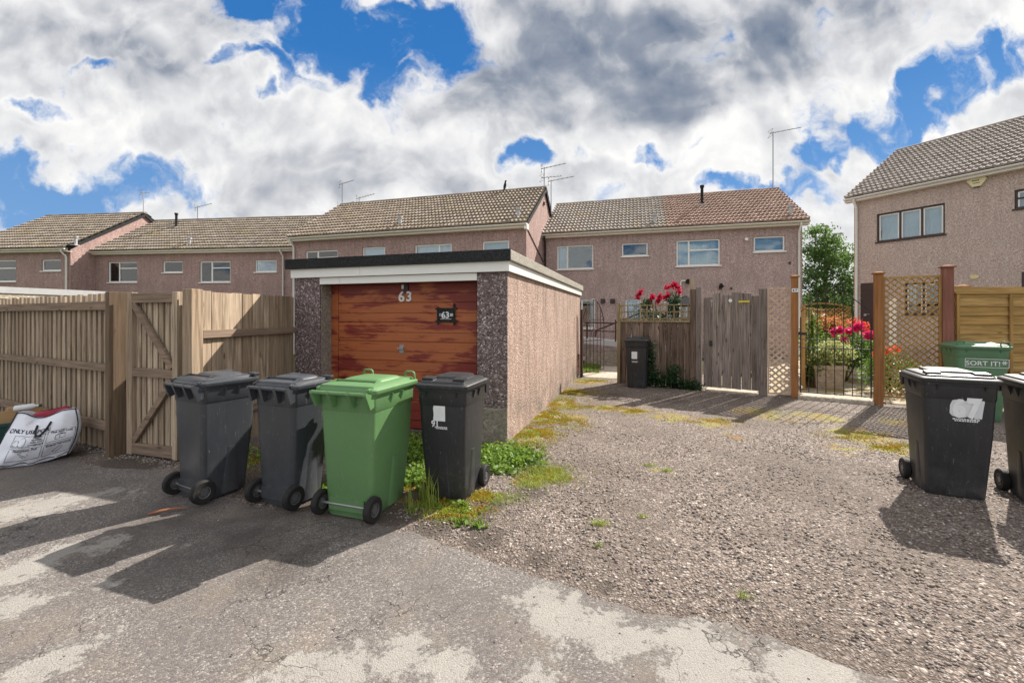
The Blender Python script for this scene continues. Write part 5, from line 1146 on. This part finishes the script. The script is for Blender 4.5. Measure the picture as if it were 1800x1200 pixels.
gs = thing('bird_table', 'dark pyramid roofed bird table showing behind the square trellis', 'bird table', (q[0], q[1], 0), R(-25))
zr = HT(521, q[1])
MB().loft([[(x_*s_, y_*s_, z_) for x_, y_ in ((-1,-1),(1,-1),(1,1),(-1,1))] for s_, z_ in ((.36,zr-.24),(.38,zr-.22),(.09,zr-.03),(.0115,zr+.03))]).build('roof', MT['felt_dark'], gs)
MB().box(-.26,-.26,zr-.55,.26,.26,zr-.50).box(-.25,-.25,zr-.5,-.21,-.21,zr-.24).box(.21,-.25,zr-.5,.25,-.21,zr-.24).box(-.25,.21,zr-.5,-.21,.25,zr-.24).box(.21,.21,zr-.5,.25,.25,zr-.24).build('platform', MT['fence_warm'], gs)
MB().box(-.05,-.05,0,.05,.05,zr-.55).build('post', MT['fence_warm'], gs)

# ------------------------------------------------------------------ trees
def tree(label, base, h, r, n, m, lsize, mat, taper=1.0, group=None, crown0=.12, name='tree'):
    o = thing(name, label, 'tree', base, 0, group); t = MB(); tips = []
    t.tube([(0,0,0),(.05*h*.1,0,h*.3),(-.02*h*.3,.03,h*.62),(0,0,h*.95)], [h*.022, h*.017, h*.011, h*.003], 8)
    for k in range(26):
        f_ = crown0+(.93-crown0)*k/25; a_ = k*2.4+random.uniform(-.4, .4); rr = r*(1-abs(f_-.38)**1.25*1.45*taper)*random.uniform(.72, 1.12); rr = max(rr, .12*r)
        p0 = Vector((0,0,h*f_*.92)); p1 = p0+Vector((math.cos(a_)*rr, math.sin(a_)*rr, h*random.uniform(.03, .09)))
        t.tube([p0, p0.lerp(p1, .5)+Vector((0,0,.03*h)), p1], [h*.007, h*.005, h*.002], 5)
        for q in (.4, .7, 1.0, 1.0): tips.append(p0.lerp(p1, q)+Vector((0,0,.02*h)))
    t.build('trunk', MT['bark'], o, smooth=60)
    C = np.array([tips[i % len(tips)] for i in range(n)])+rng.normal(size=(n, 3))*r*.13
    P = np.repeat(C, m, 0)+rng.normal(size=(n*m, 3))*np.array([r*.10, r*.10, r*.055])
    leaves('crown', P, lsize, MT[mat], o, up=-.1, aspect=.5); return o
Zt = 27.; tree('tall leafy tree in full leaf between the red roofed house and the right house', ((1452-CX)*Zt/F, Zt, 0), HT(384, Zt)-.1, 2.35, 190, 62, .19, 'tree', .9)
for i, (px, Z, pt_, r_) in enumerate(((1428,31,520,2.0), (1478,33,512,2.2), (1504,30,505,1.8), (1530,38,470,2.6))):
    tree(['dark bush low down to the left of the tall tree', 'dark bush right behind the tall tree', 'dark bush beside the downpipe of the right house', 'far dark tree mostly hidden behind the right house'][i], ((px-CX)*Z/F, Z, 0), HT(pt_, Z), r_, 110, 60, .2, 'hedge', .6, 'trees beyond the gardens', .05, 'tree' if i == 3 else 'bush')

# ------------------------------------------------------------------ sky, sun, camera
wd = bpy.data.worlds.new('World'); sc.world = wd; wd.use_nodes = True; nt = wd.node_tree
for n in list(nt.nodes): nt.nodes.remove(n)
SKY = .1
tc = nd(nt, 'ShaderNodeTexCoord').outputs['Generated']
sky = nd(nt, 'ShaderNodeTexSky', sky_type='NISHITA', sun_disc=False, sun_elevation=R(40), sun_rotation=math.atan2(SUN.x, SUN.y), air_density=1.0, dust_density=.1, ozone_density=2.5).outputs[0]
sp = nd(nt, 'ShaderNodeSeparateXYZ', {0: tc}); dx, dy, dz = sp.outputs
front = smooth(nt, dy, .10, .30)
yy = mth(nt, 'MAXIMUM', dy, .10)
u = mth(nt, 'DIVIDE', dx, yy); v = mth(nt, 'DIVIDE', dz, yy)
Pf = nd(nt, 'ShaderNodeCombineXYZ', {0: u, 1: v}).outputs[0]
zz = mth(nt, 'ADD', mth(nt, 'MAXIMUM', dz, 0.), .25)
Pb = nd(nt, 'ShaderNodeCombineXYZ', {0: mth(nt, 'DIVIDE', dx, zz), 1: mth(nt, 'DIVIDE', dy, zz), 2: 3.}).outputs[0]
P = nd(nt, 'ShaderNodeMix', {0: front, 4: Pb, 5: Pf}, data_type='VECTOR').outputs[1]
wn = nd(nt, 'ShaderNodeTexNoise', {'Vector': P, 'Scale': 5., 'Detail': 5.}).outputs['Color']
wv = nd(nt, 'ShaderNodeVectorMath', {0: nd(nt, 'ShaderNodeVectorMath', {0: wn, 1: (.5,.5,.5)}, operation='SUBTRACT').outputs[0], 'Scale': .34}, operation='SCALE').outputs[0]
PW = nd(nt, 'ShaderNodeVectorMath', {0: P, 1: wv}, operation='ADD').outputs[0]
def fbm(vec, s, d=9, r=.56): return noise(nt, vec, s, d, r)
def pxu(px, py): return ((px-CX)/F, (HY-py)/F)
def blob(px, py, rx, ry, rot=0, k=1., soft=1.55):
    cu, cv = pxu(px, py)
    m = nd(nt, 'ShaderNodeMapping', {'Vector': PW, 'Location': (cu, cv, 0), 'Rotation': (0, 0, R(rot)), 'Scale': (rx/F, ry/F, 1.)}, vector_type='TEXTURE').outputs[0]
    l = nd(nt, 'ShaderNodeVectorMath', {0: m}, operation='LENGTH').outputs['Value']
    return mth(nt, 'MULTIPLY', smooth(nt, l, soft, .15), k)
def total(bl):
    s = None
    for b in bl: b = blob(*b); s = b if s is None else mth(nt, 'MAXIMUM', s, b)
    return mth(nt, 'MULTIPLY', s, front)
blue = total([(640,45,195,85,-8,1.1), (690,120,72,90,10,1.1), (440,15,95,40,0,1.05), (770,30,70,60,0,1.05), (500,112,70,26,-14,.8), (430,125,100,20,-4,.7), (110,345,210,64,6,1.15), (20,325,110,60,0,1.1), (40,178,55,18,0,.75), (170,92,60,14,0,.55), (300,75,50,14,0,.5),
    (1590,185,165,52,22,1.05), (1735,110,85,55,35,1.05), (1690,150,70,50,20,.9), (1440,285,68,34,25,.95), (1345,332,75,20,0,.85), (920,266,40,28,0,.95), (1120,258,80,20,0,.6), (1020,262,50,14,0,.5), (1520,220,80,36,10,.95), (1420,345,60,40,0,.6)])
dark = total([(1030,105,340,125,4,1.05), (1240,50,400,80,6,.75), (880,190,130,80,30,.65), (110,70,330,80,0,.42), (560,285,240,40,10,.35), (700,335,330,34,4,.42), (430,345,260,34,0,.4), (1010,300,120,34,0,.35), (250,240,240,36,0,.22), (430,180,140,34,0,.25)])
bright = total([(770,110,34,60,0,.8), (690,205,110,32,-10,.7), (200,205,260,26,6,.4), (530,85,60,30,0,.5), (1350,200,170,40,15,.5), (1560,290,150,45,28,.8), (1640,240,150,40,20,.7), (630,180,90,40,0,.6)])
# clouds: a fractal layer in bearing space, torn open where the blue shows
def puff(vec, sc_, d=3., r=.5):
    return nd(nt, 'ShaderNodeTexVoronoi', {'Vector': vec, 'Scale': sc_, 'Detail': d, 'Roughness': r, 'Lacunarity': 2.1}, feature='F1', normalize=True, voronoi_dimensions='2D').outputs['Distance']
wn2 = nd(nt, 'ShaderNodeTexNoise', {'Vector': P, 'Scale': 2.5, 'Detail': 2.}).outputs['Color']
PS = nd(nt, 'ShaderNodeVectorMath', {0: P, 1: nd(nt, 'ShaderNodeVectorMath', {0: wn2, 'Scale': .22}, operation='SCALE').outputs[0]}, operation='ADD').outputs[0]
off = nd(nt, 'ShaderNodeVectorMath', {0: PS, 1: (.016, .034, 0)}, operation='ADD').outputs[0]
n1 = fbm(PW, 5.5, 10, .60); m1 = fbm(PS, 4., 6, .46); m2 = fbm(off, 4., 6, .46); n3 = fbm(PS, 1.7, 4, .45)
p0 = puff(PW, 6.5); p1 = puff(PS, 5., 3., .45); p2 = puff(off, 5., 3., .45)
backd = mth(nt, 'MULTIPLY', mth(nt, 'SUBTRACT', 1., front), mth(nt, 'SUBTRACT', mth(nt, 'MULTIPLY', mth(nt, 'SUBTRACT', fbm(PW, .8, 4), .5), 3.2), .32))
dens = mth(nt, 'SUBTRACT', 1.36, mth(nt, 'MULTIPLY', blue, 1.30))
dens = mth(nt, 'ADD', dens, mth(nt, 'MULTIPLY', mth(nt, 'SUBTRACT', n1, .5), 3.1))
dens = mth(nt, 'ADD', mth(nt, 'SUBTRACT', dens, mth(nt, 'MULTIPLY', mth(nt, 'SUBTRACT', p0, .3), 1.5)), backd)
mask = smooth(nt, dens, .22, 1.0)
edge = smooth(nt, dens, 1.6, .7)
rel = mth(nt, 'ADD', mth(nt, 'MULTIPLY', mth(nt, 'SUBTRACT', p2, p1), .95), mth(nt, 'MULTIPLY', mth(nt, 'SUBTRACT', m1, m2), 1.2))
sh = mth(nt, 'ADD', mth(nt, 'ADD', .67, rel), mth(nt, 'MULTIPLY', mth(nt, 'SUBTRACT', n3, .5), 1.0))
sh = mth(nt, 'ADD', sh, mth(nt, 'MULTIPLY', edge, .20))
sh = mth(nt, 'ADD', mth(nt, 'SUBTRACT', sh, mth(nt, 'MULTIPLY', dark, .55)), mth(nt, 'MULTIPLY', bright, .30))
sh = mth(nt, 'ADD', sh, mth(nt, 'MULTIPLY', mth(nt, 'SUBTRACT', 1., front), .25))
cc = ramp(nt, sh, [(.0, (.083,.108,.155)), (.25, (.155,.175,.212)), (.5, (.295,.303,.322)), (.75, (.415,.417,.424)), (1., (.51,.506,.497))])
# clouds away from the sun are lit full in the face and shine brighter
cc = nd(nt, 'ShaderNodeVectorMath', {0: cc, 'Scale': mth(nt, 'MULTIPLY', mth(nt, 'ADD', 1., mth(nt, 'MULTIPLY', smooth(nt, dy, .15, -.3), .12)), 1./SKY)}, operation='SCALE').outputs[0]
hz = ramp(nt, dz, [(.0, (.13,.22,.37)), (.22, (.090,.183,.350)), (.50, (.020,.102,.279)), (1., (.012,.07,.22))])
hz = nd(nt, 'ShaderNodeVectorMath', {0: hz, 'Scale': 1./SKY}, operation='SCALE').outputs[0]
skyc = mix(nt, .85, mix(nt, 1., sky, (.17,.42,.60), 'MULTIPLY'), hz)
outc = mix(nt, mask, skyc, cc)
bg_ = nd(nt, 'ShaderNodeBackground', {'Color': outc, 'Strength': SKY})
nt.links.new(bg_.outputs[0], nd(nt, 'ShaderNodeOutputWorld').inputs[0])
wd.cycles.sampling_method = 'MANUAL'; wd.cycles.sample_map_resolution = 512
sl_ = bpy.data.lights.new('sun', 'SUN'); sl_.energy = 5.0; sl_.angle = R(.53); sl_.color = (1., .93, .83)
so_ = bpy.data.objects.new('sun', sl_); col.objects.link(so_); so_.rotation_euler = SUN.to_track_quat('Z', 'Y').to_euler(); so_.location = (20, 18, 30)
cam = bpy.data.cameras.new('camera'); cam.sensor_width = 36; cam.lens = 36*F/1800; cam.shift_y = (HY-600)/1800; cam.clip_end = 800; cam.clip_start = .05
co = bpy.data.objects.new('camera', cam); col.objects.link(co); co.location = (0, 0, CAMZ); co.rotation_euler = (R(90), 0, 0); sc.camera = co
sc.view_settings.view_transform = 'Standard'; sc.view_settings.look = 'None'; sc.view_settings.exposure = 1.0; sc.view_settings.gamma = 1
sc.cycles.use_denoising = True
try: sc.cycles.denoiser = 'OPENIMAGEDENOISE'
except Exception: pass
sc.cycles.max_bounces = 8; sc.cycles.transparent_max_bounces = 12; sc.cycles.sample_clamp_indirect = 6
